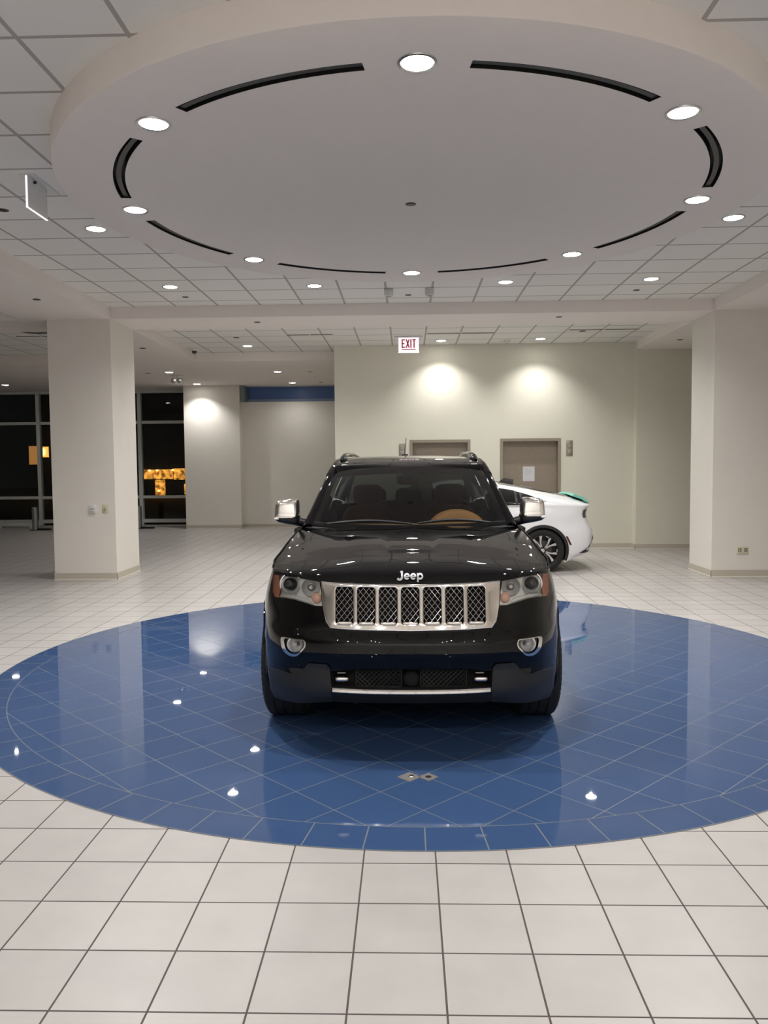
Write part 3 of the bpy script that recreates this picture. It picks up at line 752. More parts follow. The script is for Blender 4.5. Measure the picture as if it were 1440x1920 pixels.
# greenhouse: pillars, roof, glass
CAN = [(.790,1.40,1.205),(.745,1.62,1.335),(.70,1.83,1.470),(.655,2.04,1.595),(.632,2.22,1.665),(.625,2.5,1.700),(.622,3.0,1.715),(.615,3.6,1.712),(.605,4.2,1.685),(.595,4.5,1.640)]
cy = [(p[1], p[0]) for p in CAN]; cz = [(p[1], p[2]) for p in CAN]
def can(y): return (smooth_tab(cy, y), y, smooth_tab(cz, y))
def wsb(u): return (.725*u, 1.30+.12*u*u, 1.196+.030*u*u)          # windshield foot
def wst(u): return (.600*u, 2.035+.065*u*u, 1.648-.030*u*u)        # windshield head
def ws(u, v, off=0.):
    a, b = wsb(u), wst(u); k = .035*math.sin(PI*v)*(1-.5*u*u)
    return tuple(a[i]+(b[i]-a[i])*v+(0, -.45, .9)[i]*(k+off) for i in range(3))
for s in (-1, 1):
    # A-pillar and roof rail skin: from the glass edge round to the side windows
    m = MB(); R_ = []
    seq = [1.40+(2.10-1.40)*k/14 for k in range(15)]
    for k, y in enumerate(seq):
        c = can(y); g = ws(.985, min(1, k/14)); 
        mid = ((c[0]+g[0])/2+.008, (c[1]+g[1])/2-.012, (c[2]+g[2])/2+.016)
        inn = (c[0]-.03, c[1]+.05, c[2]-.03)
        R_.append([(s*p[0], p[1], p[2]) for p in (g, ((g[0]*.6+mid[0]*.4), g[1]*.6+mid[1]*.4-.004, g[2]*.6+mid[2]*.4+.006), mid, ((c[0]*.6+mid[0]*.4)+.004, c[1]*.6+mid[1]*.4, c[2]*.6+mid[2]*.4+.003), c, inn)])
    m.grid(R_, flip=s < 0); m.build('a_pillar', PAINT, car, angle=70)
    m = MB(); m.tube([(s*(can(y)[0]-.018), y, can(y)[2]-.012) for y in [2.02+(4.5-2.02)*k/24 for k in range(25)]], .03, 10); m.build('cant_rail', PAINT, car)
# roof skin
def rz(y, u):
    c = smooth_tab([(2.035,1.648),(2.10,1.668),(2.25,1.698),(2.5,1.727),(2.9,1.745),(3.4,1.742),(4.0,1.718),(4.5,1.668),(4.62,1.645)], y)
    e = smooth_tab(cz, y)+.012 if y > 2.12 else 1.618+.012+(y-2.035)*.4
    w = abs(u)**2.6
    return c*(1-w)+e*w
P = []
for k in range(41):
    t = k/40; row = []
    for i in range(-16, 17):
        u = i/16; h0 = wst(u)
        y = h0[1]+(4.62-h0[1])*t**1.25
        hw = smooth_tab([(2.0,.602),(2.2,.622),(2.6,.618),(3.4,.612),(4.2,.60),(4.62,.58)], y)
        z = rz(y, u)
        if k == 0: z = h0[2]
        row.append((hw*u, y, z))
    P.append(row)
m = MB(); m.grid(P); m.build('roof', PAINT, car, angle=60)
m = MB(); m.grid([[ws(u/12, 0), ws(u/12, 0, -.05)] for u in range(-12, 13)]); m.grid([[ws(u/12*.99, 1., -.002), ws(u/12*.97, .97, -.05)] for u in range(-12, 13)]); m.build('windshield_seal', BLACKP, car)
WSG = glass('windshield_glass', (.56,.60,.56), ior=1.5)
m = MB(); m.grid([[ws(u/16*.985, v/16) for u in range(-16, 17)] for v in range(17)]); wsh = m.build('windshield', WSG, car)
# black printed border of the windshield
m = MB(); P = []
outer, inner = [], []
nb = 24
def ring_uv(e, eb, et):
    pts = [(-e+2*e*k/nb, eb) for k in range(nb)]+[(e, eb+(et-eb)*k/nb) for k in range(nb)]+[(e-2*e*k/nb, et) for k in range(nb)]+[(-e, et-(et-eb)*k/nb) for k in range(nb)]
    return pts
m.grid([[ws(u, v, -.004) for u, v in ring_uv(.985, 0, 1)], [ws(u, v, -.004) for u, v in ring_uv(.925, .06, .965)]], closev=True)
m.build('black_border', mat('frit', (9,9,10), .6, spec=.1), wsh)
m = MB(); m.grid([[ws(-.085+.17*k/6, .955, -.004) for k in range(7)], [ws(-.06+.12*k/6, .80, -.004) for k in range(7)]]); m.build('sensor_patch', bpy.data.materials['frit'], wsh)
SGL = glass('side_glass', (.07,.08,.075), ior=1.5)
for s in (-1, 1):
    for y0, y1, nm in ((1.62,2.48,0), (2.56,3.42,1), (3.52,4.30,2)):
        m = MB(); R_ = []
        for k in range(11):
            y = y0+(y1-y0)*k/10; c = can(max(y, 1.62)); z1 = min(c[2]-.04, 1.66); b0 = (smooth_tab(inv[:-3], y)*Tz(1.2, y)-.006, y, smooth_tab(ZT, y))
            R_.append([(s*b0[0], y, b0[2]), (s*((b0[0]+c[0]-.012)/2+.012), y, (b0[2]+z1)/2), (s*(c[0]-.012), y, z1)])
        m.grid(R_); m.build('side_window', SGL, car)
    for y0, y1 in ((2.46,2.58), (3.40,3.54), (4.28,4.62)):
        m = MB(); R_ = []
        for k in range(4):
            y = y0+(y1-y0)*k/3; c = can(min(y, 4.5)); b0 = (smooth_tab(inv[:-3], min(y, 4.6))*Tz(1.2, y)-.004, y, smooth_tab(ZT, y))
            R_.append([(s*b0[0], y, b0[2]), (s*((b0[0]+c[0]-.008)/2+.013), y, (b0[2]+c[2]-.02)/2), (s*(c[0]-.008), y, c[2]-.015)])
        m.grid(R_); m.build('window_pillar', bpy.data.materials['black_plastic'] if y0 < 4 else PAINT, car)
# tail: rear glass and closing panel
m = MB(); m.grid([[(.70*u/8, 4.79-.05*(u/8)**2, 1.225) for u in range(-8, 9)], [(.575*u/8, 4.60-.03*(u/8)**2, 1.645) for u in range(-8, 9)]]); m.build('rear_window', glass('rear_glass', (.07,.08,.075)), car)
m = MB()
for s in (-1, 1): m.face([(s*.70,4.74,1.225),(s*.82,4.58,1.225),(s*.60,4.46,1.66),(s*.575,4.57,1.645)])
m.build('tail_corner', PAINT, car)
# cowl and wipers
m = MB(); m.grid([[(x/12*.76, 1.235+.13*(x/12)**2, 1.198+.01*(x/12)**2) for x in range(-12, 13)], [(x/12*.76, 1.30+.13*(x/12)**2, 1.188+.025*(x/12)**2) for x in range(-12, 13)], [(x/12*.74, 1.345+.12*(x/12)**2, 1.222+.03*(x/12)**2) for x in range(-12, 13)]]); m.build('cowl', BLACKP, car)
for x0, x1, dz in ((-.60,.02,0), (.06,.58,.004)):
    m = MB(); pts = [(x0+(x1-x0)*k/12, 1.275+.1*((x0+(x1-x0)*k/12)/.72)**2-.012, 1.238+dz+.022*math.sin(PI*k/12)) for k in range(13)]
    m.tube(pts, [.007+.006*math.sin(PI*k/12) for k in range(13)], 6); m.build('wiper', BLACKM, car)

# roof rails, antenna
for s in (-1, 1):
    m = MB()
    pts = [(s*.565, 2.30, 1.700), (s*.562, 2.40, 1.724), (s*.556, 2.54, 1.742), (s*.548, 2.8, 1.758), (s*.54, 3.4, 1.764), (s*.535, 4.0, 1.750), (s*.53, 4.25, 1.725), (s*.53, 4.32, 1.70)]
    m.tube(pts, [.010,.022,.024,.02,.02,.02,.022,.018], 10); r = m.build('roof_rail', PAINT, car)
    m = MB(); m.superbox((s*.556, 2.46, 1.708), (.066, .24, .05), e=.6, n=10); m.build('rail_foot', bpy.data.materials['black_plastic'], r)
m = MB(); m.lathe([(.0005,1.775),(.03,1.77),(.04,1.74)], (-.034,3.5,0), n=16); a = m.build('antenna_base', BLACKP, car)
m = MB(); m.tube([(-.034,3.5,1.76),(-.028,3.56,1.84),(-.020,3.62,1.93)], [.007,.005,.0035], 8); m.build('antenna_whip', BLACKP, car)

# door mirrors
for s in (-1, 1):
    cap = lambda a, b, c: (a*(1-.06*c)+.05*s*(c-1)*-.2, b, c*(1-.10*a*s))
    m = MB(); m.superbox((s*.932, 1.64, 1.325), (.175, .15, .165), e=.38, n=20, shear=lambda a, b, c: (a*(1-.08*c), b, c*(1.0-.10*(a*s))))
    clip_poly(m.bm, [(-2,1.268),(2,1.268),(2,2),(-2,2)], (0,2), 'in')
    mc = m.build('mirror_cap', CHROME, car, angle=50, label='chrome mirror cap')
    m = MB(); m.superbox((s*.928, 1.645, 1.300), (.186, .145, .16), e=.40, n=18, shear=lambda a, b, c: (a-.02*s*c, b, c*(1.0+.22*(-a*s))))
    clip_poly(m.bm, [(-2,1.0),(2,1.0),(2,1.275),(-2,1.275)], (0,2), 'in')
    m.tube([(s*.88,1.65,1.245),(s*.80,1.66,1.222),(s*.745,1.67,1.215)], [.036,.034,.036], 12)
    m.build('mirror_base', BLACKP, car, angle=50)
    m = MB(); m.superbox((s*.853, 1.64, 1.325), (.02, .135, .155), e=.5, n=10); m.build('mirror_edge', BLACKP, mc)
    m = MB(); m.superbox((s*1.005, 1.585, 1.262), (.04, .05, .018), e=.6, n=8); m.build('turn_lamp', mat('clear_marker', (215,210,205), .15) if s < 0 else bpy.data.materials['clear_marker'], mc)

# plates that lie on the front skin
def surf_plate(poly, off, depth, step=.03):
    m = MB(); x0, x1 = min(p[0] for p in poly)-.005, max(p[0] for p in poly)+.005; z0, z1 = min(p[1] for p in poly)-.005, max(p[1] for p in poly)+.005
    nx, nz = max(2, int((x1-x0)/step)+1), max(2, int((z1-z0)/step)+1)
    m.grid([[(x0+(x1-x0)*i/nx, 0, z0+(z1-z0)*j/nz) for i in range(nx+1)] for j in range(nz+1)])
    clip_poly(m.bm, poly, (0, 2), 'in')
    bmesh.ops.remove_doubles(m.bm, verts=m.bm.verts, dist=1e-5)
    if depth:
        edges = [e for e in m.bm.edges if e.is_boundary]
        r = bmesh.ops.extrude_edge_only(m.bm, edges=edges)
        new = {v for v in r['geom'] if isinstance(v, bmesh.types.BMVert)}
        for v in m.bm.verts: v.co.y = surf_y(v.co.x, v.co.z)-off+(depth if v in new else 0)
    else:
        for v in m.bm.verts: v.co.y = surf_y(v.co.x, v.co.z)-off
    return m
# grille: chrome surround with seven slots, a mesh in each, dark box behind
sx = [-.3735+.1239*k for k in range(7)]
holes = [rrect(x-.001, .8695, .099, .204, .018) for x in sx]
m = plate2d(GRILLE, holes, .010, .007)
slice_axis(m.bm, 0, -.5, .51, .025)
m.map(lambda x, y, z: (x, surf_y(x, y)-.004-z, y))
gs = m.build('grille_surround', CHROME, car, angle=40, label='chrome grille surround with seven slots')
gmat = mat('grille_wire', (190,190,188), .2, metal=1.)
for x in sx:
    xa, xb, za, zb = x-.051, x+.049, .766, .973; m = MB(); sl = .0395/.0325
    for d in (-1, 1):
        k0 = -8
        for k in range(-8, 18):
            # line z = za + d*sl*(X-xa) + k*.0395
            pts = []
            c0 = za+k*.0395
            for X in (xa, xb):
                Z = c0+d*sl*(X-xa)
                if za <= Z <= zb: pts.append((X, Z))
            for Z in (za, zb):
                X = xa+(Z-c0)/(d*sl)
                if xa < X < xb: pts.append((X, Z))
            if len(pts) >= 2:
                (X0, Z0), (X1, Z1) = pts[0], pts[-1]
                if math.hypot(X1-X0, Z1-Z0) > .004:
                    m.tube([(X0, surf_y(X0, Z0)+.010+d*.001, Z0), (X1, surf_y(X1, Z1)+.010+d*.001, Z1)], .0017, 5, cap=False)
    gm = m.build('grille_mesh', gmat, gs)
m = surf_plate([(q[0]*.965, .866+(q[1]-.866)*.94) for q in GRILLE], -.055, -.06, .06); m.build('grille_backing', DEEP, car)
# lower ledges: bright lower rim of every slot
for x in sx:
    m = MB(); m.superbox((x-.001, surf_y(x, .772)+.004, .772), (.088, .022, .016), e=.5, n=8); m.build('slot_ledge', CHROME, gs)

# headlights
HREF = mat('headlight_reflector', (248,248,246), .22, metal=.5)
HSIL = mat('headlight_silver', (250,250,248), .25, metal=.25)
HDARK = mat('headlight_bezel', (120,120,120), .3, metal=.5)
LENSM = mat('projector_lens', (34,40,50), .05, coat=1)
CLEAR = glass('clear_cover', (.96,.96,.96), ior=1.42)
AMB = mat('amber_lens', (248,164,128), .2, coat=.6)
AMB2 = mat('amber_bulb_lens', (232,186,164), .25, coat=.6)
BULB = mat('bulb_glass', (225,225,225), .1, coat=1)
for s in (-1, 1):
    pl = HL if s > 0 else mir(HL)
    m = surf_plate(pl, -.13, -.131, .03); hl = m.build('headlight', HREF, car, angle=50)
    def disc(cx, cz, off, prof, n=36):
        y0 = surf_y(s*cx, cz)+off; mm = MB(); mm.lathe([(r, y0-h) for r, h in prof], (s*cx, 0, cz), 'Y', n=n); return mm
    m = surf_plate(pl, -.034, .03, .02)
    for cc, rr in (((.708, .958), .066), ((.577, .955), .057), ((.540, .897), .031)): clip_poly(m.bm, circle(s*cc[0], cc[1], rr, 28), (0, 2), 'out')
    m.build('headlight_bezel', HSIL, hl)
    disc(.708, .958, .085, [(.068,-.06),(.068,.022),(.063,.026),(.058,.02),(.055,.0)]).build('projector_bezel', HSIL, hl)
    disc(.708, .958, .08, [(.058,.0),(.056,.020),(.044,.026),(.037,.012)]).build('projector_ring', HSIL, hl)
    disc(.708, .958, .075, [(.036,.0),(.033,.018),(.024,.026),(.012,.030),(.0005,.031)]).build('projector_lens', LENSM, hl)
    disc(.577, .955, .06, [(.058,-.09),(.058,.016),(.053,.02),(.048,.012),(.036,-.004),(.018,-.014),(.0005,-.016)]).build('beam_reflector', HREF, hl)
    disc(.577, .955, .057, [(.012,-.01),(.012,.02),(.008,.026),(.0005,.028)], 16).build('bulb', BULB, hl)
    disc(.577, .955, .058, [(.022,-.012),(.024,.004),(.018,.006),(.012,.002)], 24).build('bulb_collar', HDARK, hl)
    disc(.540, .897, .05, [(.031,-.10),(.031,.012),(.023,.02),(.012,.024),(.0005,.025)], 24).build('turn_signal', AMB2, hl)
    m = surf_plate([(s*x, z) for x, z in ((.846,1.0),(.790,1.003),(.772,.935),(.785,.875),(.818,.876),(.838,.905))], -.012, .004, .02); m.build('side_marker', AMB, hl, label='amber side marker')
    m = surf_plate([(s*x, z) for x, z in ((.56,.866),(.607,.876),(.671,.888),(.735,.889),(.79,.88),(.76,.902),(.68,.905),(.6,.893))], -.02, .01, .02); m.build('reflector_strip', HSIL, hl)
    m = surf_plate(pl, .001, 0, .03); m.build('clear_cover', CLEAR, hl)
    # fog lamp
    fp = FOG if s > 0 else mir(FOG); cxf = sum(p[0] for p in fp)/len(fp); czf = sum(p[1] for p in fp)/len(fp)
    m = surf_plate(fp, -.05, -.05, .03); fg = m.build('fog_lamp', HDARK, car)
    m = surf_plate(fp, .004, .035, .02)
    innr = [(cxf-s*.008+(x-cxf)*.80, czf+.006+(z-czf)*.80) for x, z in fp]
    clip_poly(m.bm, innr, (0, 2), 'out'); m.build('fog_bezel', CHROME, fg, label='chrome fog lamp bezel')
    disc(.668, .632, .035, [(.046,-.01),(.046,.014),(.040,.018),(.036,.010),(.022,-.006),(.0005,-.012)]).build('fog_reflector', HREF, fg)
    disc(.668, .632, .033, [(.012,-.012),(.012,.010),(.007,.016),(.0005,.017)], 16).build('fog_bulb', BULB, fg)
    m = surf_plate(innr, -.004, 0, .03); m.build('fog_glass', CLEAR, fg)
    # matt black lower corners
    ap = [(.870,.440),(.80,.452),(.754,.461),(.690,.456),(.655,.463),(.628,.482),(.592,.528),(.575,.537),(.477,.537),(.460,.515),(.452,.40),(.455,.30),(.665,.262),(.84,.250),(.87,.30)]
    m = surf_plate(ap if s > 0 else mir(ap), .009, .012, .03); m.build('lower_corner', mat('matt_corner', (30,31,34), .5, bump=.1) if s < 0 else bpy.data.materials['matt_corner'], car)
    # tow hook
    m = MB(); xh = s*.392; yh = surf_y(xh, .45)
    m.superbox((xh, yh+.005, .453), (.074, .03, .026), e=.5, n=10); th = m.build('tow_hook', CHROME, car)
    m = MB(); m.box(xh-.014, xh+.014, yh, yh+.08, .444, .462); m.build('hook_shank', BLACKM, th)
    m = MB(); m.box(xh-.008*1-.02, xh+.02, yh+.02, yh+.05, .478, .486, .002); m.build('hook_plate', HDARK, th)
# lower grille with its mesh, radar sensor, chrome strip
m = surf_plate(LOWG, -.085, -.09, .06); lg = m.build('lower_grille', DEEP, car)
for xa, xb in ((-.305,-.062), (.060,.305)):
    m = MB(); za, zb = .408, .500; sl = .95
    for d in (-1, 1):
        for k in range(-14, 16):
            c0 = za+k*.026; pts = []
            for X in (xa, xb):
                Z = c0+d*sl*(X-xa)
                if za <= Z <= zb: pts.append((X, Z))
            for Z in (za, zb):
                X = xa+(Z-c0)/(d*sl)
                if xa < X < xb: pts.append((X, Z))
            if len(pts) >= 2 and math.dist(pts[0], pts[-1]) > .004:
                m.tube([(X, surf_y(X, Z)+.035, Z) for X, Z in (pts[0], pts[-1])], .0026, 5, cap=False)
    m.build('lower_mesh', BLACKM, lg)
for xa, xb in ((-.312,-.055), (.053,.312)):
    m = MB(); m.tube([(x, surf_y(x, z)+.035, z) for x, z in rrect((xa+xb)/2, .454, xb-xa, .098, .012, 3)], .004, 6, closed=True); m.build('mesh_frame', BLACKM, lg)
m = MB(); m.lathe([(.0005,.012),(.026,.010),(.034,.014),(.040,.022),(.042,.05)], (0,.0,.452), 'Y', n=28); m.build('radar_sensor', DEEP, lg)
m = MB(); P = []
for k in range(41):
    x = -.447+.894*k/40; zc = .383+.004*(x/.447)**2; y = surf_y(x, .383); hh = .014
    P.append([(x, y+.03, zc+hh), (x, y-.006, zc+hh), (x, y-.012, zc+hh*.5), (x, y-.012, zc-hh*.5), (x, y-.006, zc-hh), (x, y+.03, zc-hh)])
m.grid(P); m.build('chrome_strip', CHROME, car, label='chrome strip under the lower grille')
m = MB(); m.tube([(x/20*.27, surf_y(x/20*.27, .669)+.0005, .669+.001*(x/20)**2) for x in range(-20, 21)], .002, 5); m.build('bumper_line', DEEP, car)

# badge on the hood lip
def hood_y(z): return lerp_tab([(.996,.052),(1.012,.058),(1.034,.073),(1.052,.098),(1.07,.14)], z)
m = MB(); x0 = -.078; bz = 1.013; W_ = .0105; D_ = .006
J_ = [(.030,.041-.029*k/8) for k in range(9)]+arc(.0165,.012,.0135,0,-150,10)
stroke(m, [(x0+p[0], bz+p[1]) for p in J_], W_, D_)
stroke(m, [(x0+.020, bz+.0375), (x0+.0355, bz+.0375)], W_*.8, D_)
for cx in (.0575, .0935):
    c = (x0+cx, bz+.0155)
    stroke(m, arc(c[0], c[1], .0125, 0, 318, 20), W_*.82, D_)
    stroke(m, [(c[0]-.012, c[1]), (c[0]+.0165, c[1])], W_*.55, D_)
c = (x0+.1325, bz+.0155)
stroke(m, arc(c[0], c[1], .0125, 0, 360, 22)[:-1], W_*.82, D_, True)
stroke(m, [(c[0]-.0130, bz+.0315-.0455*k/8) for k in range(9)], W_*.9, D_)
m.map(lambda x, y, z: (x, hood_y(z+.002)+plan_y(x)*1.0+y*1.6-.003, z+.002)); m.build('name_badge', mat('badge_silver', (176,176,178), .4, metal=.15), car, smooth=False)

# wheels
def wheel(x, y, s):
    m = MB(); R, Wd = .386, .265
    prof = [(.262,-.118),(.30,-.134),(.345,-.1345),(.368,-.124),(.380,-.112)]
    for c in (-.085,-.03,.03,.085):
        prof += [(.386,c-.024),(.386,c+.021),(.378,c+.0215),(.378,c+.0275)]
    prof = prof[:-2]+[(.380,.112),(.368,.124),(.345,.1345),(.30,.134),(.262,.118)]
    m.lathe(prof, (0,0,0), 'X', n=72)
    # shoulder blocks of the tread
    t = m.map(lambda a, b, c: (a+x, b+y, c+R)).build('tyre', RUBBER, car, angle=30)
    m = MB()
    for k in range(60):
        a = 2*PI*k/60
        for e in (-1, 1):
            q = [(e*.1335, .352, a-.030), (e*.1335, .352, a+.018), (e*.113, .3825, a+.018), (e*.113, .3825, a-.030)]
            q2 = [(xx+e*.0006, r+.0006, aa) for xx, r, aa in q]
            V = [[(xx+x, r*math.cos(aa)+y, r*math.sin(aa)+R) for xx, r, aa in ql] for ql in (q, q2)]
            m.grid(V, closev=True); m.face(V[1])
    m.build('tread_blocks', RUBBER, t, smooth=False)
    m = MB(); m.lathe([(.0005,.03),(.26,.03),(.262,-.118),(.262,.118),(.25,.10),(.235,.05)], (0,0,0), 'X', n=48)
    for k in range(10):
        a = 2*PI*k/10+.1; w1, w0 = .028, .05
        pr = [[(.085, r*math.cos(a)-w*math.sin(a), r*math.sin(a)+w*math.cos(a)), (.105, r*math.cos(a)-w*.6*math.sin(a), r*math.sin(a)+w*.6*math.cos(a)), (.105, r*math.cos(a)+w*.6*math.sin(a), r*math.sin(a)-w*.6*math.cos(a)), (.085, r*math.cos(a)+w*math.sin(a), r*math.sin(a)-w*math.cos(a))] for r, w in ((.05,.014),(.15,.018),(.25,.034))]
        m.grid(pr, closev=True)
    m.lathe([(.0005,.112),(.03,.110),(.04,.10),(.05,.06)], (0,0,0), 'X', n=24)
    m.map(lambda a, b, c: (s*a+x, b+y, c+R)).build('alloy_rim', CHROMES, t)
for y in (.88, 3.795):
    for s in (-1, 1):
        wheel(s*.8115, y, s)
        m = MB(); m.lathe([(.432,.665),(.432,.855)], (0,y,.386), 'X', n=40, a0=-PI*.0, a1=PI*1.0); m.lathe([(.0005,.665),(.432,.665)], (0,y,.386), 'X', n=40, a0=-.3, a1=PI+.3)
        if s < 0: m.map(lambda a, b, c: (-a, b, c))
        m.build('wheel_liner', DEEP, car)
        m = MB(); xp_ = lambda yy: smooth_tab(inv[:-3], yy) if yy > .88 else next(x for x, q in half if q >= yy)
        pts = []
        for k in range(41):
            a = -.32+(PI+.64)*k/40; yy, zz = y+.436*math.cos(a), .386+.436*math.sin(a)
            zz = max(zz, .30); pts.append((s*(xp_(yy)*Tz(zz, yy)+.002), yy, zz))
        m.tube([(q[0]-s*.006, q[1], q[2]) for q in pts], .008, 8); m.build('arch_lip', PAINT, car)
# underbody
m = MB(); m.box(-.66, .66, .45, 4.6, .26, .40); m.box(-.93, .93, 1.36, 3.32, .28, .36); m.box(-.44, .44, .16, .5, .325, .40); m.build('underbody', DEEP, car)
m = MB(); m.grid([[(x/10*.46, surf_y(x/10*.46, z)-.003, z) for x in range(-10, 11)] for z in (.368,.345,.32,.30)]); m.build('lower_lip', BLACKM, car)

# cabin
TAN = mat('saddle_leather', (160,104,70), .5, noise=.06)
DASH = mat('dash_top', (40,37,36), .6)
CABIN = mat('cabin_trim', (24,23,23), .8)
BEIGE = mat('dash_beige', (150,124,94), .6)
m = MB()
prof = [(1.40,1.19),(1.52,1.213),(1.74,1.200),(1.82,1.165),(1.84,1.05),(1.78,.75)]
m.grid([[(.71*u/10, y+(.08*(u/10)**2 if y < 1.5 else 0), z) for u in range(-10, 11)] for y, z in prof]); m.build('dashboard', DASH, car)
m = MB(); m.grid([[(.70*u/14, 1.815+dy, z) for u in range(-14, 15)] for dy, z in ((-.40,1.214),(-.36,1.221),(-.32,1.226),(-.29,1.224),(-.28,1.214))]); m.build('dash_band', BEIGE, car)
m = MB(); m.lathe([(.0005,1.60),(.16,1.60),(.215,1.62),(.225,1.68),(.22,1.80),(.19,1.83),(.0005,1.83)], (.365,0,1.16), 'Y', n=32); m.map(lambda x, y, z: (x, y, 1.16+(z-1.16)*.70)); m.build('instrument_hood', mat('tan_leather', (226,158,102), .5), car)
def at_wheel(x, y, z):
    c, s_ = math.cos(math.radians(-24)), math.sin(math.radians(-24))
    return (x+.37, 1.93+y*c-z*s_, 1.075+y*s_+z*c)
m = MB(); m.tube([(.19*math.cos(2*PI*k/40), 0, .19*math.sin(2*PI*k/40)) for k in range(40)], .016, 8, closed=True)
m.map(at_wheel); sw = m.build('steering_wheel', BLACKP, car)
m = MB(); m.superbox((0,0,-.01), (.15,.06,.12), e=.6, n=10)
for a in (0, 180, 250, 290): m.tube([(0,0,0), (.18*math.cos(math.radians(a)), 0, .18*math.sin(math.radians(a)))], .014, 6)
m.map(at_wheel); m.build('wheel_hub', BLACKP, sw)
def seat(x, y, w, hz, rear=False):
    r_ = MB(); r_.superbox((x, y+.10, .98), (w, .16, .66), e=.42, n=16, shear=lambda a, b, c: (a*(1-.12*max(0, c)), b+.55*c, c)); st = r_.build('seat', TAN, car)
    q = MB(); q.superbox((x, y-.22, .66), (w, .52, .16), e=.4, n=14); q.build('seat_cushion', TAN, st)
    for dx in ([0] if not rear else [-.36, 0, .36]):
        q = MB(); q.superbox((x+dx, y+.22, 1.395+hz), (.27, .10, .19), e=.5, n=14); q.build('headrest', TAN, st)
        for e in (-.06, .06):
            q = MB(); q.tube([(x+dx+e, y+.2, 1.24), (x+dx+e, y+.22, 1.36+hz)], .007, 8); q.build('headrest_post', CHROMES, st)
seat(-.37, 2.55, .50, 0); seat(.37, 2.55, .50, 0); seat(0, 3.45, 1.25, -.06, True)
m = MB(); m.box(-.80, .80, 1.5, 4.6, .5, .56); m.box(-.86, -.80, 1.5, 4.6, .5, 1.19); m.box(.80, .86, 1.5, 4.6, .5, 1.19); m.build('cabin_floor', CABIN, car, smooth=False)
P = [[(.56*u/10, y, rz(y, u/10)-.035) for u in range(-10, 11)] for y in (2.14,2.3,2.6,3.,3.5,4.,4.5)]
m = MB(); m.grid(P); m.build('headliner', mat('headliner', (74,72,68), .9), car)
m = MB(); m.superbox((0, 2.0, 1.545), (.20, .03, .085), e=.5, n=12); im = m.build('rear_view_mirror', BLACKP, car)
m = MB(); m.tube([(0,2.0,1.55),(0,1.98,1.60)], [.02,.035], 10); m.build('mirror_stem', BLACKP, im)
# ================================================================== THE WHITE CAR
# local frame: x across (+x is the flank seen from here), y back from the nose, z up
wc = thing('hatchback_car', 'white fastback car parked sideways behind the black one, by the lift doors', 'car', (-1.61, 13.05, 0), -PI/2)
WP = mat('white_paint', (230,230,232), .2, coat=1., spec=.5)
TEAL = mat('mint_film', (120,196,178), .4)
WPL = [(0,0),(.22,.015),(.42,.06),(.58,.14),(.70,.27),(.79,.48),(.845,.8),(.875,1.2),(.875,2.0),(.87,2.6),(.885,3.2),(.893,3.69),(.885,3.95),(.85,4.18),(.79,4.34),(.70,4.45),(.55,4.52),(.3,4.565),(0,4.575)]
WZT = [(0,.66),(.1,.70),(.3,.77),(.9,.90),(1.3,.96),(2.0,1.0),(2.8,1.01),(3.4,.995),(3.9,.99),(4.3,1.0),(4.575,1.02)]
WZB = [(0,.26),(.3,.2),(.9,.18),(3.6,.20),(4.0,.15),(4.3,.22),(4.575,.30)]
WT = [(0,.04),(.12,.03),(.3,.012),(.45,0),(.62,.0),(.74,.018),(.86,.022),(1.0,.06)]
# smooth the plan outline with a Catmull-Rom run
pts = [(-WPL[1][0], WPL[1][1])]+WPL+[(-WPL[-2][0], WPL[-2][1])]
whalf = []
for i in range(1, len(pts)-2):
    p0, p1, p2, p3 = [Vector(p) for p in pts[i-1:i+3]]
    for k in range(10):
        t = k/10
        q = .5*((2*p1)+(-p0+p2)*t+(2*p0-5*p1+4*p2-p3)*t*t+(-p0+3*p1-3*p2+p3)*t**3); whalf.append((max(0, q.x), q.y))
whalf.append(WPL[-1])
def wq(z, y):      # tail and nose profile: pulls the skin in along y
    if y > 4.0: return -((y-4.0)/.575)**1.2*smooth_tab([(.15,.40),(.22,.26),(.29,.08),(.38,.02),(.48,.005),(.56,0),(.68,.03),(.80,.10),(.88,.13),(.95,.10),(1.02,.03)], z)
    if y < .5: return ((.5-y)/.5)*smooth_tab([(.2,.12),(.35,.02),(.5,0),(.62,.06),(.7,.12)], z)
    return 0
def wwrap(xp, yp, z):
    return (xp*(1-smooth_tab(WT, z)), yp+wq(z, yp), z)
wl = whalf+[(-x, y) for x, y in reversed(whalf[1:-1])]
rows = []
for i in range(31):
    v = i/30; row = []
    for xp, yp in wl:
        zb, zt = smooth_tab(WZB, yp), smooth_tab(WZT, yp); row.append(wwrap(xp, yp, zb+(zt-zb)*v))
    rows.append(row)
m = MB(); m.grid(rows, closev=True)
WY = (.93, 3.69)
for yc in WY: clip_poly(m.bm, circle(yc, .335, .365, 40), (1, 2), 'out', lambda c: abs(c[0]) > .4)
m.build('body_shell', WP, wc, angle=50)
WZR = [(0,.68),(.15,.76),(.5,.86),(1.1,.985),(1.35,1.10),(1.7,1.27),(2.0,1.375),(2.4,1.43),(2.8,1.418),(3.33,1.34),(3.73,1.255),(4.10,1.175),(4.30,1.13),(4.47,1.065),(4.56,1.03)]
def wtop(y):
    xp = 0
    for (a, b), (c, d) in zip(whalf, whalf[1:]):
        if b <= y <= d and d > b: xp = a+(c-a)*(y-b)/(d-b); break
    return wwrap(xp, y, smooth_tab(WZT, y))
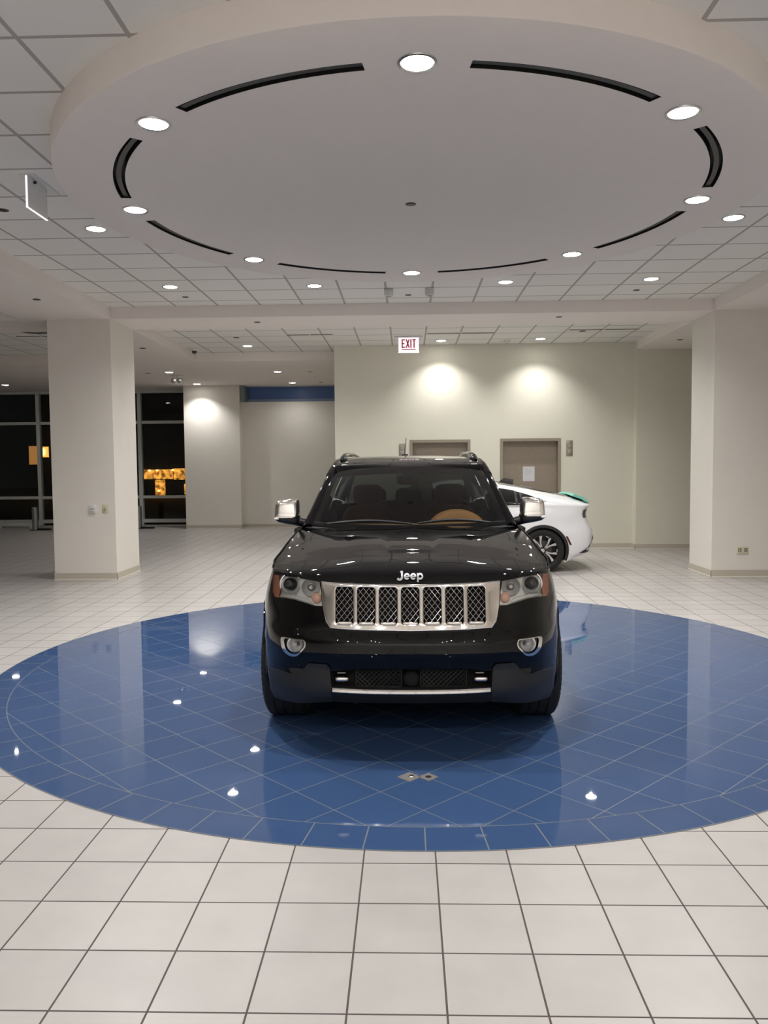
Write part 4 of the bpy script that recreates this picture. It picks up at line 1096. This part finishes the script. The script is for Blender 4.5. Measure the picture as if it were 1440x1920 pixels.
def wup(y, ph, off=0.):
    B = wtop(y); zr = smooth_tab(WZR, y); dz = max(.004, zr-B[2]); c, s = math.cos(ph), math.sin(ph)
    k = min(1., dz/.3)
    ex, ez = 1.0*(1-k)+.62*k, 1.0*(1-k)+.98*k
    x = B[0]*abs(c)**ex*(1+off/max(.3, B[0])); z = B[2]+(dz)*abs(s)**ez+off*s
    return (math.copysign(x, c), B[1]+wq(z, y)*0, z)
ysu = [.012,.04,.08,.14,.2]+[.28+(4.56-.28)*k/70 for k in range(71)]
P = [[wup(y, PI*k/36) for k in range(37)] for y in ysu]
m = MB(); m.grid(P); m.build('upper_body', WP, wc, angle=50)
DARKG = mat('tinted_glass', (14,16,17), .06, coat=1.)
def up_patch(poly, off, sign, fine=70):
    # piece of the upper skin (length, height) lifted off it a little
    mm = MB(); y0, y1 = min(p[0] for p in poly), max(p[0] for p in poly)
    mm.grid([[wup(y0+(y1-y0)*i/fine, sign(k), off) for k in range(41)] for i in range(fine+1)])
    clip_poly(mm.bm, poly, (1, 2), 'in'); return mm
win = [(1.45,1.0),(1.9,1.24),(2.3,1.335),(2.8,1.335),(3.24,1.262),(3.50,1.185),(3.70,1.10),(3.66,1.085),(3.3,1.035),(2.6,1.03),(1.8,1.02)]
for s in (0, 1):
    sg = (lambda k: PI/2*k/40) if s == 0 else (lambda k: PI-PI/2*k/40)
    m = up_patch(win, .004, sg); sw_ = m.build('side_windows', DARKG, wc)
    for y0, zz in ((2.42,1.333), (3.28,1.245), (3.36,1.222)):
        m = up_patch([(y0,1.035),(y0+.035,1.035),(y0+.02,zz),(y0-.015,zz)], .007, sg, 8); m.build('window_pillar', BLACKP, sw_)
    m = up_patch([(1.5,1.008),(2.6,1.016),(3.3,1.022),(3.68,1.078),(3.74,1.10),(3.745,1.092),(3.69,1.068),(3.3,1.012),(2.6,1.006),(1.5,.998)], .007, sg); m.build('window_trim', CHROMES, sw_)
m = MB(); m.grid([[wup(1.18+.84*i/12, math.radians(38+104*k/20), .004) for k in range(21)] for i in range(13)]); m.build('windshield', DARKG, wc)
m = MB(); m.grid([[wup(3.05+1.22*i/12, math.radians(64+52*k/16), .004) for k in range(17)] for i in range(13)]); m.build('rear_window', DARKG, wc)
# shark fin
m = MB(); m.grid([[(s*w*(1-h)**.6, 3.08+.12*h+L*.26*(1-h*.4), 1.345+.095*h+(0.0-.03*L)) for L in (0,.3,.6,.9,1)] for s, h, w in ((-1,0,.03),(-1,.5,.03),(-1,.9,.03),(-1,1,.03),(1,.9,.03),(1,.5,.03),(1,0,.03))]); m.build('roof_fin', BLACKP, wc)
# rear lamps, ducktail film, marker, lower rear trim, arch cladding
for s in (-1, 1):
    m = MB(); P = []
    for k in range(13):
        y = 4.40+.15*k/12
        xp = next((a for a, b in whalf[::-1] if b <= y), .3)
        P.append([tuple(Vector(wwrap(s*xp, y, z))+Vector((s*.004, .004, 0))) for z in (.83,.87,.91,.95)])
    m.grid(P); m.build('tail_lamp', mat('tail_lamp_dark', (60,64,64), .15, coat=1) if s < 0 else bpy.data.materials['tail_lamp_dark'], wc)
    m = MB()
    def onskin(y, z, e=.006):
        xp = next((a for a, b in whalf[::-1] if b <= y), .3); p = wwrap(s*xp, y, z); return (p[0]+s*e, p[1]+e*(1.5 if y > 4.3 else 0), p[2])
    m.grid([[onskin(4.035,.555), onskin(4.065,.555)], [onskin(4.10,.42), onskin(4.135,.42)]]); m.build('side_reflector', mat('dark_red', (92,26,28), .2) if s < 0 else bpy.data.materials['dark_red'], wc)
    m = MB(); m.grid([[onskin(4.30,.285), onskin(4.30,.293)], [onskin(4.38,.285), onskin(4.38,.345)], [onskin(4.46,.29), onskin(4.46,.42)], [onskin(4.52,.30), onskin(4.52,.50)], [onskin(4.56,.32), onskin(4.56,.53)]]); m.build('bumper_insert', BLACKP, wc)
    for yc in WY:
        m = MB(); P = []
        for k in range(49):
            a = -.42+(PI+.84)*k/48; row = []
            for r, e in ((.347,-.05),(.350,.008),(.375,.012),(.394,.010),(.398,.0)):
                y, z = yc+r*math.cos(a), .335+r*math.sin(a); xp = next((p for p, b in (whalf if y < 2 else whalf[::-1]) if (b >= y if y < 2 else b <= y)), .8)
                p = wwrap(s*xp, y, max(z, .16)); row.append((p[0]+s*e, y, max(z, .16)))
            P.append(row)
        m.grid(P); m.build('arch_cladding', BLACKP, wc)
        m = MB(); m.lathe([(.37,.55),(.37,.80)], (0,yc,.335), 'X', n=40, a0=-.4, a1=PI+.4); m.lathe([(.0005,.55),(.37,.55)], (0,yc,.335), 'X', n=40, a0=-.4, a1=PI+.4)
        if s < 0: m.map(lambda a, b, c: (-a, b, c))
        m.build('wheel_liner', DEEP, wc)
        x = s*.775; R = .335
        m = MB(); m.lathe([(.232,-.08),(.26,-.098),(.30,-.1),(.325,-.088),(.335,-.07),(.335,.07),(.325,.088),(.30,.1),(.26,.098),(.232,.08)], (x,yc,R), 'X', n=56); ty = m.build('tyre', RUBBER, wc)
        m = MB(); m.lathe([(.0005,.0),(.23,.0),(.238,-.07),(.238,.088),(.228,.09),(.222,.07)], (0,0,0), 'X', n=48); m.map(lambda a, b, c: (s*a+x, b+yc, c+R)); rm = m.build('alloy_rim', BLACKM, ty)
        m = MB(); m.lathe([(.06,.015),(.145,.015),(.15,.01)], (0,0,0), 'X', n=36); m.map(lambda a, b, c: (s*a+x, b+yc, c+R)); m.build('brake_disc', mat('brake_iron', (84,82,80), .4, metal=.5) if (s < 0 and yc < 2) else bpy.data.materials['brake_iron'], ty)
        m = MB()
        for k in range(5):
            a0 = 2*PI*k/5+.75
            for d in (-1, 1):
                q = []
                for r, da, w in ((.035,0,.012),(.13,d*.17,.010),(.225,d*.30,.022)):
                    a = a0+da; q.append([(xx, r*math.cos(a)-ww*math.sin(a), r*math.sin(a)+ww*math.cos(a)) for xx, ww in ((.055,-w),(.078,-w),(.078,w),(.055,w))])
                m.grid(q, closev=True)
            q = []
            for t in range(7):
                a = a0+.30+(2*PI/5-.60)*t/6*.45; q.append([(xx, rr*math.cos(a), rr*math.sin(a)) for xx, rr in ((.055,.212),(.078,.212),(.078,.228),(.055,.228))])
            m.grid(q, closev=True)
        m.lathe([(.0005,.085),(.03,.083),(.038,.07),(.04,.05)], (0,0,0), 'X', n=20)
        m.map(lambda a, b, c: (s*a+x, b+yc, c+R)); m.build('spokes', CHROMES, rm, smooth=False)
    m = MB(); m.superbox((s*.96, 1.62, 1.03), (.2,.16,.14), e=.5, n=14); m.build('door_mirror', WP, wc)
m = MB(); P = []
for k in range(15):
    u = -1+2*k/14; c = .014*u*u
    P.append([(u*.57, 4.19, 1.172-c), (u*.57, 4.23, 1.200-c), (u*.57, 4.36, 1.158-c), (u*.57, 4.48-.04*u*u, 1.090-c), (u*.57, 4.475-.04*u*u, 1.060-c), (u*.57, 4.34, 1.120-c), (u*.57, 4.24, 1.155-c)])
V = m.grid(P, closev=True)
for e in (V[0], V[-1]): m.bm.faces.new(e)
m.build('ducktail_film', TEAL, wc, smooth=False, label='mint green film on the ducktail spoiler')
m2 = MB(); m2.superbox((0, 4.47, 1.045), (.9,.05,.02), e=.5, n=10); m2.build('spoiler_lip', BLACKP, wc)
m2 = MB(); m2.box(-.62, .62, .3, 4.1, .16, .24); m2.box(-.84, .84, 1.38, 3.24, .17, .26); m2.build('underbody', DEEP, wc)
# ================================================================== CAMERA, WORLD
W = bpy.data.worlds.new('night'); sc.world = W; W.use_nodes = True
W.node_tree.nodes['Background'].inputs['Color'].default_value = (.0012, .0016, .0016, 1)
cam = bpy.data.cameras.new('camera'); co = bpy.data.objects.new('camera', cam); COL.objects.link(co)
yaw, pitch, roll, f, hc = .0288, .0582, -.0088, 1489.4, 1.656
fw = Vector((-math.sin(yaw)*math.cos(pitch), math.cos(yaw)*math.cos(pitch), -math.sin(pitch)))
rt = Vector((math.cos(yaw), math.sin(yaw), 0)); up = rt.cross(fw)
r2 = rt*math.cos(roll)+up*math.sin(roll); u2 = up*math.cos(roll)-rt*math.sin(roll)
M = Matrix((r2, u2, -fw)).transposed().to_4x4(); M.translation = Vector((0, 0, hc))
co.matrix_world = M
cam.sensor_fit = 'HORIZONTAL'; cam.sensor_width = 36.; cam.lens = f/1440*36; cam.clip_end = 200; cam.clip_start = .05
sc.camera = co
sc.view_settings.view_transform = 'Standard'; sc.view_settings.look = 'None'; sc.view_settings.gamma = 1
sc.view_settings.use_curve_mapping = False; sc.view_settings.exposure = .14
sc.cycles.max_bounces = 9; sc.cycles.diffuse_bounces = 4; sc.cycles.glossy_bounces = 4; sc.cycles.adaptive_threshold = .035; sc.cycles.transparent_max_bounces = 12
sc.cycles.sample_clamp_indirect = 6.; sc.cycles.use_denoising = True; sc.cycles.caustics_reflective = False; sc.cycles.caustics_refractive = False
